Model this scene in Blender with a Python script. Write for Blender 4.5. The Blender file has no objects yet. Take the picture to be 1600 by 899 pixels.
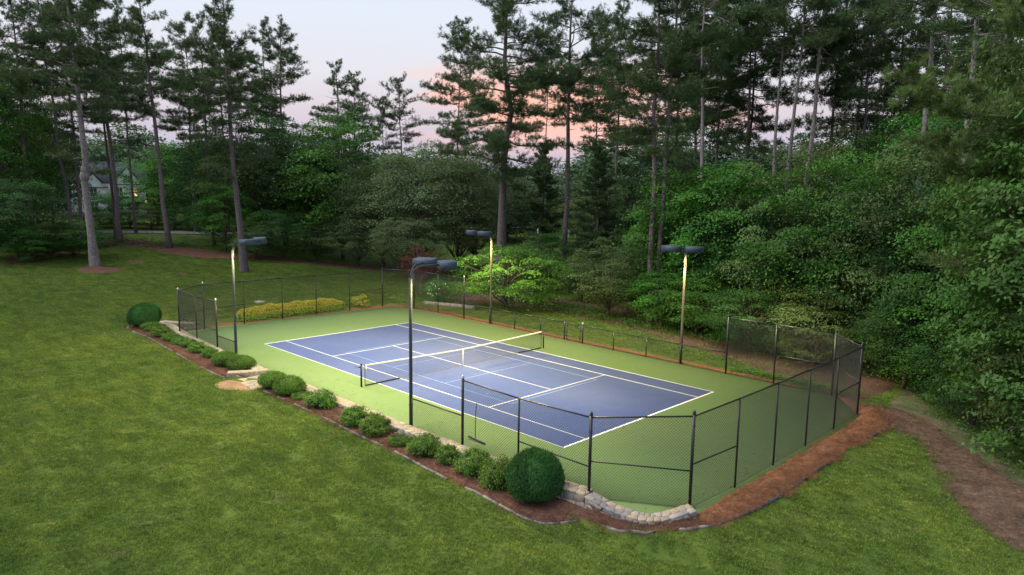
import bpy, math, random
import numpy as np
from mathutils import Vector, Matrix
from mathutils.geometry import delaunay_2d_cdt

scene = bpy.context.scene
COL = scene.collection
R = math.radians

# ---------------------------------------------------------------- camera
cam_d = bpy.data.cameras.new('camera')
cam = bpy.data.objects.new('camera', cam_d)
COL.objects.link(cam)
CAM = Vector((28.180, -24.693, 9.349))
yaw, pitch, roll = 2.353282, -0.1351984, 0.0150608
_f = Vector((math.cos(yaw)*math.cos(pitch), math.sin(yaw)*math.cos(pitch), math.sin(pitch)))
_r = Vector((math.sin(yaw), -math.cos(yaw), 0)); _u = _r.cross(_f)
_r2 = math.cos(roll)*_r + math.sin(roll)*_u; _u2 = -math.sin(roll)*_r + math.cos(roll)*_u
m4 = Matrix((_r2, _u2, -_f)).transposed().to_4x4(); m4.translation = CAM
cam.matrix_world = m4
cam_d.sensor_width = 36; cam_d.lens = 24.99
cam_d.clip_start = 0.1; cam_d.clip_end = 4000
scene.camera = cam

# ---------------------------------------------------------------- sky and added fill lamp (dusk)
SUN_EL, SUN_AZ = R(52), R(215)      # direction of the added soft fill; the real sun has set
world = bpy.data.worlds.new('World'); scene.world = world
world.use_nodes = True
nt = world.node_tree; N = nt.nodes; L = nt.links
N.clear()
out = N.new('ShaderNodeOutputWorld'); bg = N.new('ShaderNodeBackground'); L.new(bg.outputs[0], out.inputs[0])
tc = N.new('ShaderNodeTexCoord')
sep = N.new('ShaderNodeSeparateXYZ'); L.new(tc.outputs['Generated'], sep.inputs[0])
ramp = N.new('ShaderNodeValToRGB'); L.new(sep.outputs['Z'], ramp.inputs[0])
cr = ramp.color_ramp
cr.elements[0].position = 0.0; cr.elements[0].color = (.44, .44, .56, 1)
cr.elements[1].position = 1.0; cr.elements[1].color = (.42, .52, .70, 1)
for p, c in ((.055, (.52, .47, .58, 1)), (.11, (.66, .58, .63, 1)), (.15, (.70, .68, .73, 1)), (.22, (.68, .73, .81, 1)), (.5, (.58, .66, .79, 1))):
    e = cr.elements.new(p); e.color = c
# pink afterglow in the direction of the set sun
AZ = 2.27
nrm = N.new('ShaderNodeVectorMath'); nrm.operation = 'DOT_PRODUCT'
L.new(tc.outputs['Generated'], nrm.inputs[0]); nrm.inputs[1].default_value = (math.cos(AZ), math.sin(AZ), 0.13)
mp = N.new('ShaderNodeMapping'); L.new(tc.outputs['Generated'], mp.inputs[0]); mp.inputs['Scale'].default_value = (3.2, 3.2, 15)
nz = N.new('ShaderNodeTexNoise'); nz.inputs['Scale'].default_value = 1.5; nz.inputs['Detail'].default_value = 7; nz.inputs['Roughness'].default_value = .6
L.new(mp.outputs[0], nz.inputs[0])
cl = N.new('ShaderNodeMapRange'); cl.interpolation_type = 'SMOOTHSTEP'; L.new(nz.outputs[0], cl.inputs[0]); cl.inputs[1].default_value = .47; cl.inputs[2].default_value = .66
band = N.new('ShaderNodeMapRange'); band.interpolation_type = 'SMOOTHSTEP'; L.new(sep.outputs['Z'], band.inputs[0]); band.inputs[1].default_value = .19; band.inputs[2].default_value = .12
band2 = N.new('ShaderNodeMapRange'); band2.interpolation_type = 'SMOOTHSTEP'; L.new(sep.outputs['Z'], band2.inputs[0]); band2.inputs[1].default_value = .03; band2.inputs[2].default_value = .10
azf = N.new('ShaderNodeMapRange'); azf.interpolation_type = 'SMOOTHSTEP'; L.new(nrm.outputs['Value'], azf.inputs[0]); azf.inputs[1].default_value = .965; azf.inputs[2].default_value = 1.0
def wmul(a, b):
    n = N.new('ShaderNodeMath'); n.operation = 'MULTIPLY'; L.new(a, n.inputs[0])
    if isinstance(b, float): n.inputs[1].default_value = b
    else: L.new(b, n.inputs[1])
    return n.outputs[0]
azn = N.new('ShaderNodeMapRange'); azn.interpolation_type = 'SMOOTHSTEP'; L.new(nrm.outputs['Value'], azn.inputs[0]); azn.inputs[1].default_value = .988; azn.inputs[2].default_value = 1.008; azn.inputs[4].default_value = .16
adn = N.new('ShaderNodeMath'); adn.operation = 'ADD'; L.new(nz.outputs[0], adn.inputs[0]); L.new(azn.outputs[0], adn.inputs[1]); L.new(adn.outputs[0], cl.inputs[0])
cm = wmul(wmul(cl.outputs[0], band.outputs[0]), band2.outputs[0])
cloud = wmul(cm, azf.outputs[0])
mx = N.new('ShaderNodeMix'); mx.data_type = 'RGBA'; L.new(cloud, mx.inputs[0]); L.new(ramp.outputs[0], mx.inputs[6]); mx.inputs[7].default_value = (1.0, .52, .40, 1)
nish = N.new('ShaderNodeTexSky'); nish.sky_type = 'NISHITA'; nish.sun_disc = False
nish.sun_elevation = SUN_EL; nish.sun_rotation = SUN_AZ
mn = N.new('ShaderNodeMix'); mn.data_type = 'RGBA'; mn.blend_type = 'ADD'; mn.inputs[0].default_value = .006
L.new(mx.outputs[2], mn.inputs[6]); L.new(nish.outputs[0], mn.inputs[7])
L.new(mn.outputs[2], bg.inputs[0]); bg.inputs[1].default_value = 1.15

sun_d = bpy.data.lights.new('dusk_fill', 'SUN'); sun_d.energy = 3.2; sun_d.angle = R(40); sun_d.color = (1, .93, .84)  # sun-type lamp added to brighten the whole scene evenly
sun = bpy.data.objects.new('dusk_fill', sun_d); COL.objects.link(sun)
sd = Vector((math.sin(SUN_AZ)*math.cos(SUN_EL), math.cos(SUN_AZ)*math.cos(SUN_EL), math.sin(SUN_EL)))
sun.rotation_euler = (-sd).to_track_quat('-Z', 'Y').to_euler()
scene.view_settings.view_transform = 'Standard'; scene.view_settings.look = 'None'
scene.view_settings.exposure = 0.0; scene.view_settings.gamma = 1.0
LAMP_W = 9800.0

# ---------------------------------------------------------------- object helpers
def tag(o, label=None, cat=None, group=None, kind=None):
    if label: o['label'] = label
    if cat: o['category'] = cat
    if group: o['group'] = group
    if kind: o['kind'] = kind
    return o
def empty(name, loc=(0, 0, 0), rz=0.0):
    o = bpy.data.objects.new(name, None); COL.objects.link(o)
    o.location = loc; o.rotation_euler = (0, 0, rz); o.empty_display_size = .3
    return o
def link(name, me, parent=None, loc=None, rot=None, scale=None):
    o = bpy.data.objects.new(name, me); COL.objects.link(o)
    if parent: o.parent = parent
    if loc is not None: o.location = loc
    if rot is not None: o.rotation_euler = rot
    if scale is not None: o.scale = scale
    return o

class MB:
    """collects geometry, builds one mesh"""
    def __init__(s): s.v = []; s.f = []; s.n = 0; s.t = []; s.smooth = False
    def add(s, v, f, tint=None):
        v = np.asarray(v, float).reshape(-1, 3)
        f = [tuple(int(i)+s.n for i in q) for q in f]
        s.v.append(v); s.f.extend(f); s.n += len(v)
        s.t.append(np.ones((len(v), 3)) if tint is None else np.broadcast_to(np.asarray(tint, float), (len(v), 3)))
    def fast(s, v, k, tint=None):
        """v: (n,k,3) separate faces of k corners"""
        n = len(v); idx = (np.arange(n*k)+s.n).reshape(n, k)
        s.v.append(v.reshape(-1, 3)); s.f.append(idx); s.n += n*k
        s.t.append(np.ones((n*k, 3)) if tint is None else np.repeat(tint, k, axis=0))
    def box(s, a, b):
        x0, y0, z0 = a; x1, y1, z1 = b
        s.add([(x0,y0,z0),(x1,y0,z0),(x1,y1,z0),(x0,y1,z0),(x0,y0,z1),(x1,y0,z1),(x1,y1,z1),(x0,y1,z1)],
              [(0,3,2,1),(4,5,6,7),(0,1,5,4),(1,2,6,5),(2,3,7,6),(3,0,4,7)])
    def tube(s, pts, rad, n=8, cap=True):
        pts = np.asarray(pts, float); m = len(pts)
        rad = np.broadcast_to(np.asarray(rad, float), (m,))
        tan = np.gradient(pts, axis=0); tan /= np.maximum(np.linalg.norm(tan, axis=1, keepdims=True), 1e-9)
        ref = np.array([0, 0, 1.]) if abs(tan[0][2]) < .9 else np.array([1., 0, 0])
        vs = []
        a = np.arange(n)*2*np.pi/n
        u = None
        for i in range(m):
            if u is None: u = np.cross(tan[i], ref)
            else: u = u - tan[i]*np.dot(u, tan[i])
            u /= max(np.linalg.norm(u), 1e-9)
            w = np.cross(tan[i], u)
            vs.append(pts[i] + rad[i]*(np.cos(a)[:, None]*u + np.sin(a)[:, None]*w))
        f = []
        for i in range(m-1):
            for j in range(n):
                k = (j+1) % n
                f.append((i*n+j, i*n+k, (i+1)*n+k, (i+1)*n+j))
        if cap: f.append(tuple(range(n-1, -1, -1))); f.append(tuple((m-1)*n+j for j in range(n)))
        s.add(np.concatenate(vs), f)
    def ball(s, c, r, nu=10, nv=6, sc=(1, 1, 1)):
        vs = [(0, 0, -1)]
        for i in range(1, nv):
            th = -math.pi/2+math.pi*i/nv
            for j in range(nu):
                ph = 2*math.pi*j/nu; vs.append((math.cos(th)*math.cos(ph), math.cos(th)*math.sin(ph), math.sin(th)))
        vs.append((0, 0, 1)); last = len(vs)-1; f = []
        for j in range(nu):
            k = (j+1) % nu; f.append((0, 1+k, 1+j)); f.append((last, last-nu+j, last-nu+k))
            for i in range(nv-2): f.append((1+i*nu+j, 1+i*nu+k, 1+(i+1)*nu+k, 1+(i+1)*nu+j))
        s.add(np.array(vs)*r*np.array(sc)+np.array(c), f)
    def mesh(s, name, mat, smooth=False, tint=False):
        V = np.concatenate(s.v) if s.v else np.zeros((0, 3))
        tot = []; idx = []
        for q in s.f:
            if isinstance(q, np.ndarray):
                tot.append(np.full(len(q), q.shape[1], np.int32)); idx.append(q.ravel().astype(np.int32))
            else:
                tot.append(np.array([len(q)], np.int32)); idx.append(np.array(q, np.int32))
        tot = np.concatenate(tot); idx = np.concatenate(idx)
        me = bpy.data.meshes.new(name)
        me.vertices.add(len(V)); me.vertices.foreach_set('co', V.ravel().astype(np.float32))
        me.loops.add(len(idx)); me.loops.foreach_set('vertex_index', idx)
        me.polygons.add(len(tot))
        st = np.zeros(len(tot), np.int32); st[1:] = np.cumsum(tot)[:-1]
        me.polygons.foreach_set('loop_start', st); me.polygons.foreach_set('loop_total', tot)
        if smooth: me.polygons.foreach_set('use_smooth', np.ones(len(tot), bool))
        me.update(calc_edges=True)
        if tint:
            at = me.color_attributes.new('tint', 'FLOAT_COLOR', 'POINT')
            c = np.ones((len(V), 4), np.float32); c[:, :3] = np.concatenate(s.t); at.data.foreach_set('color', c.ravel())
        if mat: me.materials.append(mat)
        return me
    def obj(s, name, mat, parent=None, smooth=False, tint=False, **kw):
        return link(name, s.mesh(name, mat, smooth, tint), parent, **kw)

# ---------------------------------------------------------------- materials
def new_mat(name):
    m = bpy.data.materials.new(name); m.use_nodes = True
    nt = m.node_tree; return m, nt, nt.nodes, nt.links, nt.nodes['Principled BSDF']
def noise(N, L, scale, detail=5, rough=.6, vec=None, dist=0.0):
    n = N.new('ShaderNodeTexNoise'); n.inputs['Scale'].default_value = scale; n.inputs['Detail'].default_value = detail
    n.inputs['Roughness'].default_value = rough; n.inputs['Distortion'].default_value = dist
    if vec is not None: L.new(vec, n.inputs[0])
    return n.outputs[0]
def rampn(N, L, src, stops):
    r = N.new('ShaderNodeValToRGB'); L.new(src, r.inputs[0]); e = r.color_ramp.elements
    while len(e) < len(stops): e.new(.5)
    for k, (p, c) in enumerate(stops): e[k].position = p; e[k].color = (*c, 1) if len(c) == 3 else c
    return r.outputs[0]
def mixc(N, L, fac, a, b, mode='MIX'):
    m = N.new('ShaderNodeMix'); m.data_type = 'RGBA'; m.blend_type = mode
    for s_, v in ((0, fac), (6, a), (7, b)):
        if isinstance(v, (int, float)): m.inputs[s_].default_value = v
        elif isinstance(v, tuple): m.inputs[s_].default_value = (*v, 1)
        else: L.new(v, m.inputs[s_])
    return m.outputs[2]
def worldpos(N, L, scale=None):
    g = N.new('ShaderNodeNewGeometry')
    if scale is None: return g.outputs['Position']
    m = N.new('ShaderNodeMapping'); m.inputs['Scale'].default_value = scale; L.new(g.outputs['Position'], m.inputs[0]); return m.outputs[0]
def bump(N, L, B, h, strength=.3, dist=.02):
    b = N.new('ShaderNodeBump'); b.inputs['Strength'].default_value = strength; b.inputs['Distance'].default_value = dist
    L.new(h, b.inputs['Height']); L.new(b.outputs[0], B.inputs['Normal'])
def objrand(N, L, lo, hi):
    o = N.new('ShaderNodeObjectInfo'); m = N.new('ShaderNodeMapRange'); L.new(o.outputs['Random'], m.inputs[0])
    m.inputs[3].default_value = lo; m.inputs[4].default_value = hi; return m.outputs[0]

def plain(name, col, rough=.6, metal=0.0, var=.12, scale=12, bmp=0.0):
    m, nt, N, L, B = new_mat(name)
    p = worldpos(N, L)
    n = noise(N, L, scale, 5, .6, p)
    c = rampn(N, L, n, [(.25, tuple(x*(1-var) for x in col)), (.75, tuple(min(1, x*(1+var)) for x in col))])
    L.new(c, B.inputs['Base Color']); B.inputs['Roughness'].default_value = rough; B.inputs['Metallic'].default_value = metal
    if bmp: bump(N, L, B, n, bmp, .01)
    return m
def leafmat(name, col, trans=.3, rough=.55, rnd=.28):
    m, nt, N, L, B = new_mat(name)
    at = N.new('ShaderNodeAttribute'); at.attribute_name = 'tint'
    c = mixc(N, L, 1.0, col, at.outputs['Color'], 'MULTIPLY')
    hs = N.new('ShaderNodeHueSaturation'); L.new(c, hs.inputs['Color']); L.new(objrand(N, L, 1-rnd, 1+rnd), hs.inputs['Value'])
    L.new(objrand(N, L, .488, .512), hs.inputs['Hue'])
    L.new(hs.outputs[0], B.inputs['Base Color']); B.inputs['Roughness'].default_value = rough
    B.inputs['Specular IOR Level'].default_value = .18
    t = N.new('ShaderNodeBsdfTranslucent'); c2 = mixc(N, L, 1.0, hs.outputs[0], (1.25, 1.3, .6), 'MULTIPLY'); L.new(c2, t.inputs[0])
    mx = N.new('ShaderNodeMixShader'); mx.inputs[0].default_value = trans
    L.new(B.outputs[0], mx.inputs[1]); L.new(t.outputs[0], mx.inputs[2]); L.new(mx.outputs[0], N['Material Output'].inputs[0])
    return m
M = {}
M['leaf_dark'] = leafmat('leaf_dark', (.036, .096, .025))
M['leaf_vivid'] = leafmat('leaf_vivid', (.058, .168, .026))
M['leaf_olive'] = leafmat('leaf_olive', (.125, .178, .082), rnd=.1)
M['leaf_olive_dark'] = leafmat('leaf_olive_dark', (.095, .150, .05), rnd=.15)
M['leaf_dogwood'] = leafmat('leaf_dogwood', (.092, .21, .03), rnd=.05)
M['leaf_light'] = leafmat('leaf_light', (.072, .14, .032), rnd=.1)
M['leaf_red'] = leafmat('leaf_red', (.11, .03, .032), rnd=.05)
M['leaf_far'] = leafmat('leaf_far', (.075, .13, .068), rnd=.2)
M['needle'] = leafmat('needle', (.072, .120, .048), trans=.15, rnd=.14)
M['needle_light'] = leafmat('needle_light', (.11, .175, .055), trans=.15, rnd=.05)
M['box_leaf'] = leafmat('box_leaf', (.085, .175, .022), trans=.12, rnd=.14)
M['globe_leaf'] = leafmat('globe_leaf', (.030, .112, .028), trans=.1, rnd=.05)
M['hedge_leaf'] = leafmat('hedge_leaf', (.42, .42, .06), trans=.2, rnd=.05)
M['weed'] = leafmat('weed', (.075, .15, .03), trans=.25, rnd=.1)

def barkmat(name, dark, light, pale):
    m, nt, N, L, B = new_mat(name)
    tcx = N.new('ShaderNodeTexCoord'); mp = N.new('ShaderNodeMapping'); mp.inputs['Scale'].default_value = (5, 5, 1.3); L.new(tcx.outputs['Object'], mp.inputs[0])
    v = N.new('ShaderNodeTexVoronoi'); v.feature = 'DISTANCE_TO_EDGE'; v.inputs['Scale'].default_value = 2.2; L.new(mp.outputs[0], v.inputs[0])
    n = noise(N, L, 3.5, 6, .7, mp.outputs[0]); n2 = noise(N, L, .8, 3, .6, mp.outputs[0])
    c = rampn(N, L, n, [(.3, dark), (.55, light), (.75, pale)])
    e = rampn(N, L, v.outputs['Distance'], [(0.0, (.35, .33, .32)), (.12, (1, 1, 1))])
    c = mixc(N, L, 1.0, c, e, 'MULTIPLY')
    c = mixc(N, L, 1.0, c, rampn(N, L, n2, [(.3, (.75, .75, .78)), (.7, (1.15, 1.1, 1.1))]), 'MULTIPLY')
    hs = N.new('ShaderNodeHueSaturation'); L.new(c, hs.inputs['Color']); L.new(objrand(N, L, .75, 1.25), hs.inputs['Value'])
    L.new(hs.outputs[0], B.inputs['Base Color']); B.inputs['Roughness'].default_value = .9
    bump(N, L, B, v.outputs['Distance'], .8, .05)
    return m
M['bark'] = barkmat('pine_bark', (.10, .08, .085), (.20, .165, .165), (.32, .28, .28))
M['bark_pale'] = barkmat('pale_bark', (.16, .14, .14), (.30, .27, .27), (.42, .39, .38))
M['bark_dark'] = barkmat('dark_bark', (.05, .042, .036), (.10, .085, .07), (.17, .15, .13))

# lawn: colour only; blades are built as well
def lawn_color(N, L):
    p = worldpos(N, L)
    big = noise(N, L, .16, 4, .6, p, .4); med = noise(N, L, .9, 5, .65, p, .3); fin = noise(N, L, 9, 4, .7, p)
    st = noise(N, L, 1.0, 4, .6, worldpos(N, L, (.5, 1.9, 1)), .2)
    c = rampn(N, L, med, [(.25, (.074, .124, .027)), (.48, (.100, .154, .031)), (.66, (.130, .180, .037)), (.82, (.16, .19, .055))])
    c2 = rampn(N, L, big, [(.3, (.80, .88, .86)), (.55, (1, 1, 1)), (.75, (1.15, 1.06, .92))])
    c = mixc(N, L, 1.0, c, c2, 'MULTIPLY')
    c = mixc(N, L, .8, c, rampn(N, L, st, [(.35, (.72, .78, .8)), (.6, (1.1, 1.08, 1.0))]), 'MULTIPLY')
    c = mixc(N, L, .6, c, rampn(N, L, fin, [(.3, (.65, .68, .62)), (.7, (1.3, 1.25, 1.2))]), 'MULTIPLY')
    dry = noise(N, L, .55, 6, .7, worldpos(N, L, (1, 1, 1)), .8)
    f = rampn(N, L, dry, [(.60, (0, 0, 0)), (.74, (1, 1, 1))])
    fm = mixc(N, L, 1.0, f, (.55, .55, .55), 'MULTIPLY')
    return mixc(N, L, fm, c, (.17, .15, .075)), fin
m, nt, N, L, B = new_mat('lawn'); c, fin = lawn_color(N, L); c = mixc(N, L, 1.0, c, (.88, .88, .88), 'MULTIPLY'); L.new(c, B.inputs['Base Color']); B.inputs['Roughness'].default_value = .95
B.inputs['Specular IOR Level'].default_value = .1; bump(N, L, B, fin, .8, .05); M['lawn'] = m
m, nt, N, L, B = new_mat('grass_blade'); c, fin = lawn_color(N, L)
at = N.new('ShaderNodeAttribute'); at.attribute_name = 'tint'; c = mixc(N, L, 1.0, c, at.outputs['Color'], 'MULTIPLY'); c = mixc(N, L, 1.0, c, (1.55, 1.55, 1.55), 'MULTIPLY')
L.new(c, B.inputs['Base Color']); B.inputs['Roughness'].default_value = .6; B.inputs['Specular IOR Level'].default_value = .2
t = N.new('ShaderNodeBsdfTranslucent'); L.new(c, t.inputs[0]); ms = N.new('ShaderNodeMixShader'); ms.inputs[0].default_value = .3; L.new(B.outputs[0], ms.inputs[1]); L.new(t.outputs[0], ms.inputs[2]); L.new(ms.outputs[0], N['Material Output'].inputs[0])
M['blade'] = m
def soil(name, stops, scale=6, bs=.9):
    m, nt, N, L, B = new_mat(name)
    p = worldpos(N, L); a = noise(N, L, scale, 8, .75, p, .5); b = noise(N, L, .7, 4, .6, p)
    fb = noise(N, L, 40, 3, .7, worldpos(N, L, (1, .25, 1))); fc = noise(N, L, 45, 3, .7, worldpos(N, L, (.25, 1, 1)))
    c = rampn(N, L, a, stops)
    c = mixc(N, L, .8, c, rampn(N, L, b, [(.3, (.7, .7, .72)), (.7, (1.2, 1.15, 1.1))]), 'MULTIPLY')
    ff = mixc(N, L, .5, fb, fc)
    c = mixc(N, L, .8, c, rampn(N, L, ff, [(.35, (.55, .5, .5)), (.65, (1.45, 1.4, 1.35))]), 'MULTIPLY')
    L.new(c, B.inputs['Base Color']); B.inputs['Roughness'].default_value = .95; B.inputs['Specular IOR Level'].default_value = .1
    bump(N, L, B, ff, bs, .04); return m
M['mulch'] = soil('bark_mulch', [(.3, (.07, .038, .03)), (.5, (.13, .070, .052)), (.7, (.20, .115, .085))])
M['straw'] = soil('pine_straw', [(.3, (.13, .062, .036)), (.5, (.24, .12, .068)), (.72, (.36, .20, .12))])
M['straw_or'] = soil('orange_straw', [(.3, (.15, .07, .035)), (.5, (.25, .12, .058)), (.72, (.34, .18, .09))])
M['path'] = soil('path', [(.28, (.07, .048, .034)), (.5, (.145, .10, .072)), (.72, (.25, .195, .155))])
M['litter'] = soil('leaf_litter', [(.3, (.05, .035, .028)), (.5, (.11, .072, .055)), (.72, (.2, .135, .11))])
M['dirt'] = soil('tan_dirt', [(.3, (.20, .135, .08)), (.5, (.26, .18, .11)), (.72, (.32, .235, .155))], 3, .3)
m, nt, N, L, B = new_mat('rough_slope'); p = worldpos(N, L)
a = noise(N, L, 1.3, 7, .72, p, .8); c = rampn(N, L, a, [(.36, (.035, .06, .018)), (.47, (.06, .085, .025)), (.53, (.10, .08, .05)), (.68, (.15, .10, .075))])
c = mixc(N, L, .7, c, rampn(N, L, noise(N, L, 25, 4, .7, p), [(.3, (.6, .6, .6)), (.7, (1.4, 1.4, 1.3))]), 'MULTIPLY')
L.new(c, B.inputs['Base Color']); B.inputs['Roughness'].default_value = .95; bump(N, L, B, a, .6, .08); M['slope'] = m

def courtmat(name, col, dusty, amt):
    m, nt, N, L, B = new_mat(name); p = worldpos(N, L)
    a = noise(N, L, .22, 5, .6, p, .6); b = noise(N, L, 2.2, 6, .7, p, .3); f = noise(N, L, 160, 2, .5, p)
    sc = noise(N, L, .8, 7, .7, worldpos(N, L, (.35, 1.3, 1)), 1.2)
    c = mixc(N, L, rampn(N, L, a, [(.35, (0, 0, 0)), (.75, (amt,)*3)]), col, dusty)
    c = mixc(N, L, .5, c, rampn(N, L, b, [(.3, (.9, .9, .9)), (.7, (1.1, 1.1, 1.1))]), 'MULTIPLY')
    c = mixc(N, L, rampn(N, L, sc, [(.58, (0, 0, 0)), (.74, (amt*.9,)*3)]), c, dusty)
    L.new(c, B.inputs['Base Color']); B.inputs['Roughness'].default_value = .72; B.inputs['Specular IOR Level'].default_value = .3
    bump(N, L, B, f, .08, .003); return m
M['green'] = courtmat('court_green', (.185, .290, .085), (.25, .32, .125), .4)
M['blue'] = courtmat('court_blue', (.105, .150, .325), (.17, .20, .32), .4)
M['white_line'] = plain('line_white', (.80, .79, .74), .6, var=.06)
M['lblue_line'] = plain('line_light_blue', (.24, .40, .66), .6, var=.06)
m, nt, N, L, B = new_mat('black_fence_steel'); p = worldpos(N, L)
a = noise(N, L, 7, 7, .8, p); c = rampn(N, L, a, [(.60, (.012, .013, .015)), (.68, (.02, .02, .022)), (.75, (.16, .155, .15))])
L.new(c, B.inputs['Base Color']); B.inputs['Roughness'].default_value = .42; M['steel'] = m
M['wire'] = plain('black_wire', (.015, .017, .018), .5)
M['galv'] = plain('galvanized', (.45, .46, .46), .4, .6)
M['pole'] = plain('lamp_pole_grey', (.04, .05, .06), .8, .0, var=.2)
M['housing'] = plain('lamp_housing', (.05, .07, .105), .6, .0, var=.1)
M['pole_far'] = plain('lamp_pole_pale', (.10, .09, .065), .8, .0, var=.2)  # far poles are lighter and warmer than the near ones
m, nt, N, L, B = new_mat('lamp_lens'); B.inputs['Base Color'].default_value = (.9, .85, .7, 1); B.inputs['Emission Color'].default_value = (1, .84, .52, 1); B.inputs['Emission Strength'].default_value = 6; M['lens'] = m
M['net'] = plain('net_cord', (.02, .02, .022), .8)
M['band'] = plain('net_band', (.78, .76, .70), .7)
M['netcord'] = plain('net_bottom_cord', (.36, .30, .16), .8)
M['edge'] = plain('edge_stone', (.20, .195, .185), .9, var=.45, scale=3, bmp=.4)
M['concrete'] = plain('concrete', (.34, .33, .31), .85, var=.25, scale=5, bmp=.4)
M['asphalt'] = plain('asphalt', (.14, .14, .15), .9, var=.2)
M['mortar'] = plain('mortar', (.20, .18, .155), .95, bmp=.5)
M['core'] = plain('shrub_core', (.012, .028, .008), .9)  # near-black green, shade inside the shrubs put into the colour
def stonemat(name, a, b, c_):
    m, nt, N, L, B = new_mat(name)
    p = worldpos(N, L); n = noise(N, L, 9, 8, .7, p, .3)
    base = rampn(N, L, n, [(.3, tuple(x*.72 for x in a)), (.5, a), (.72, tuple(min(1, x*1.3) for x in a))])
    o = N.new('ShaderNodeObjectInfo')
    c = mixc(N, L, 1.0, base, rampn(N, L, o.outputs['Random'], [(0, (1, 1, 1)), (.35, b), (.65, c_), (1, (.8, .8, .84))]), 'MULTIPLY')
    L.new(c, B.inputs['Base Color']); B.inputs['Roughness'].default_value = .85; bump(N, L, B, n, .6, .02); return m
M['stone'] = stonemat('field_stone', (.30, .28, .26), (1.08, .90, .70), (.66, .66, .72))
M['cap'] = stonemat('cap_stone', (.38, .335, .26), (1.05, .95, .80), (.86, .84, .84))
M['house_white'] = plain('white_siding', (.62, .64, .68), .7)
M['roof_dark'] = plain('dark_shingle', (.045, .05, .065), .85, scale=3, var=.3)
m, nt, N, L, B = new_mat('house_glass'); B.inputs['Base Color'].default_value = (.03, .04, .05, 1); B.inputs['Roughness'].default_value = .1; M['glass'] = m
m, nt, N, L, B = new_mat('warm_lamp'); B.inputs['Emission Color'].default_value = (1, .60, .22, 1); B.inputs['Emission Strength'].default_value = 2.0; M['warm'] = m
M['white_post'] = plain('white_post', (.55, .55, .53), .7)
M['flower'] = plain('white_petal', (.8, .78, .7), .6)
# ---------------------------------------------------------------- terrain
KX = np.array([-1500,-400,-150,-100,-75,-55,-45,-33,-20,-10,0,8,18,26,40,100,1500.])
KZ = np.array([10,8,4.6,3.3,2.9,2.3,1.55,.75,.30,.02,-.14,-.26,-.36,-.6,-1.3,-3,-6])
XS = np.linspace(-1500, 1500, 30001)
_k = np.hanning(61); _k /= _k.sum()
ZS = np.convolve(np.pad(np.interp(XS, KX, KZ), 30, mode='edge'), _k, mode='valid')
def sst(a, b, x):
    t = np.clip((x-a)/(b-a), 0, 1); return t*t*(3-2*t)
def T(x, y):
    x = np.asarray(x, float); y = np.asarray(y, float)
    z = np.interp(x, XS, ZS)
    dx = np.maximum(np.maximum(-19.2-x, x-18.2), 0); dy = np.maximum(y-9.4, 0)
    dc = np.hypot(dx, dy)
    w = (1-sst(.3, 4.5, dc))*sst(-9.2, -8.4, y)
    z = z*(1-w)+w*(-.03)
    d = (x-18)*.81+(y-10)*.59
    z = z-np.minimum(.30*np.maximum(d-2.2, 0), 7)*sst(12, 19, x)
    z = z+sst(30, 120, y)*1.0
    ins = np.minimum(np.minimum(x+18.6, 17.9-x), np.minimum(y+8.75, 9.0-y))
    s = sst(0, .3, ins)
    return np.where(ins > 0, z*(1-s)-.2*s, z)
def Tz(x, y): return float(T(x, y))
gx = np.concatenate([[-1500, -900, -500, -300, -220, -170, -140, -120], np.arange(-105, -60, 1.5), np.arange(-60, 40.1, .4), [45, 52, 62, 80, 110, 160, 250, 450, 900, 1500]])
gy = np.concatenate([[-1500, -800, -400, -200, -110, -70, -50, -40], np.arange(-34, -12, .8), np.arange(-12, 22, .4), np.arange(22, 60, 1.5), [62, 70, 80, 95, 115, 140, 180, 260, 450, 900, 1500]])
X, Y = np.meshgrid(gx, gy, indexing='ij'); Z = T(X, Y)
nx, ny = X.shape
mb = MB(); ii = np.arange(nx*ny).reshape(nx, ny)
mb.v.append(np.stack([X, Y, Z], -1).reshape(-1, 3)); mb.t.append(np.ones((nx*ny, 3)))
mb.f.append(np.stack([ii[:-1, :-1], ii[1:, :-1], ii[1:, 1:], ii[:-1, 1:]], -1).reshape(-1, 4)); mb.n = nx*ny
tag(mb.obj('lawn', M['lawn'], smooth=True), kind='structure')

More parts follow.
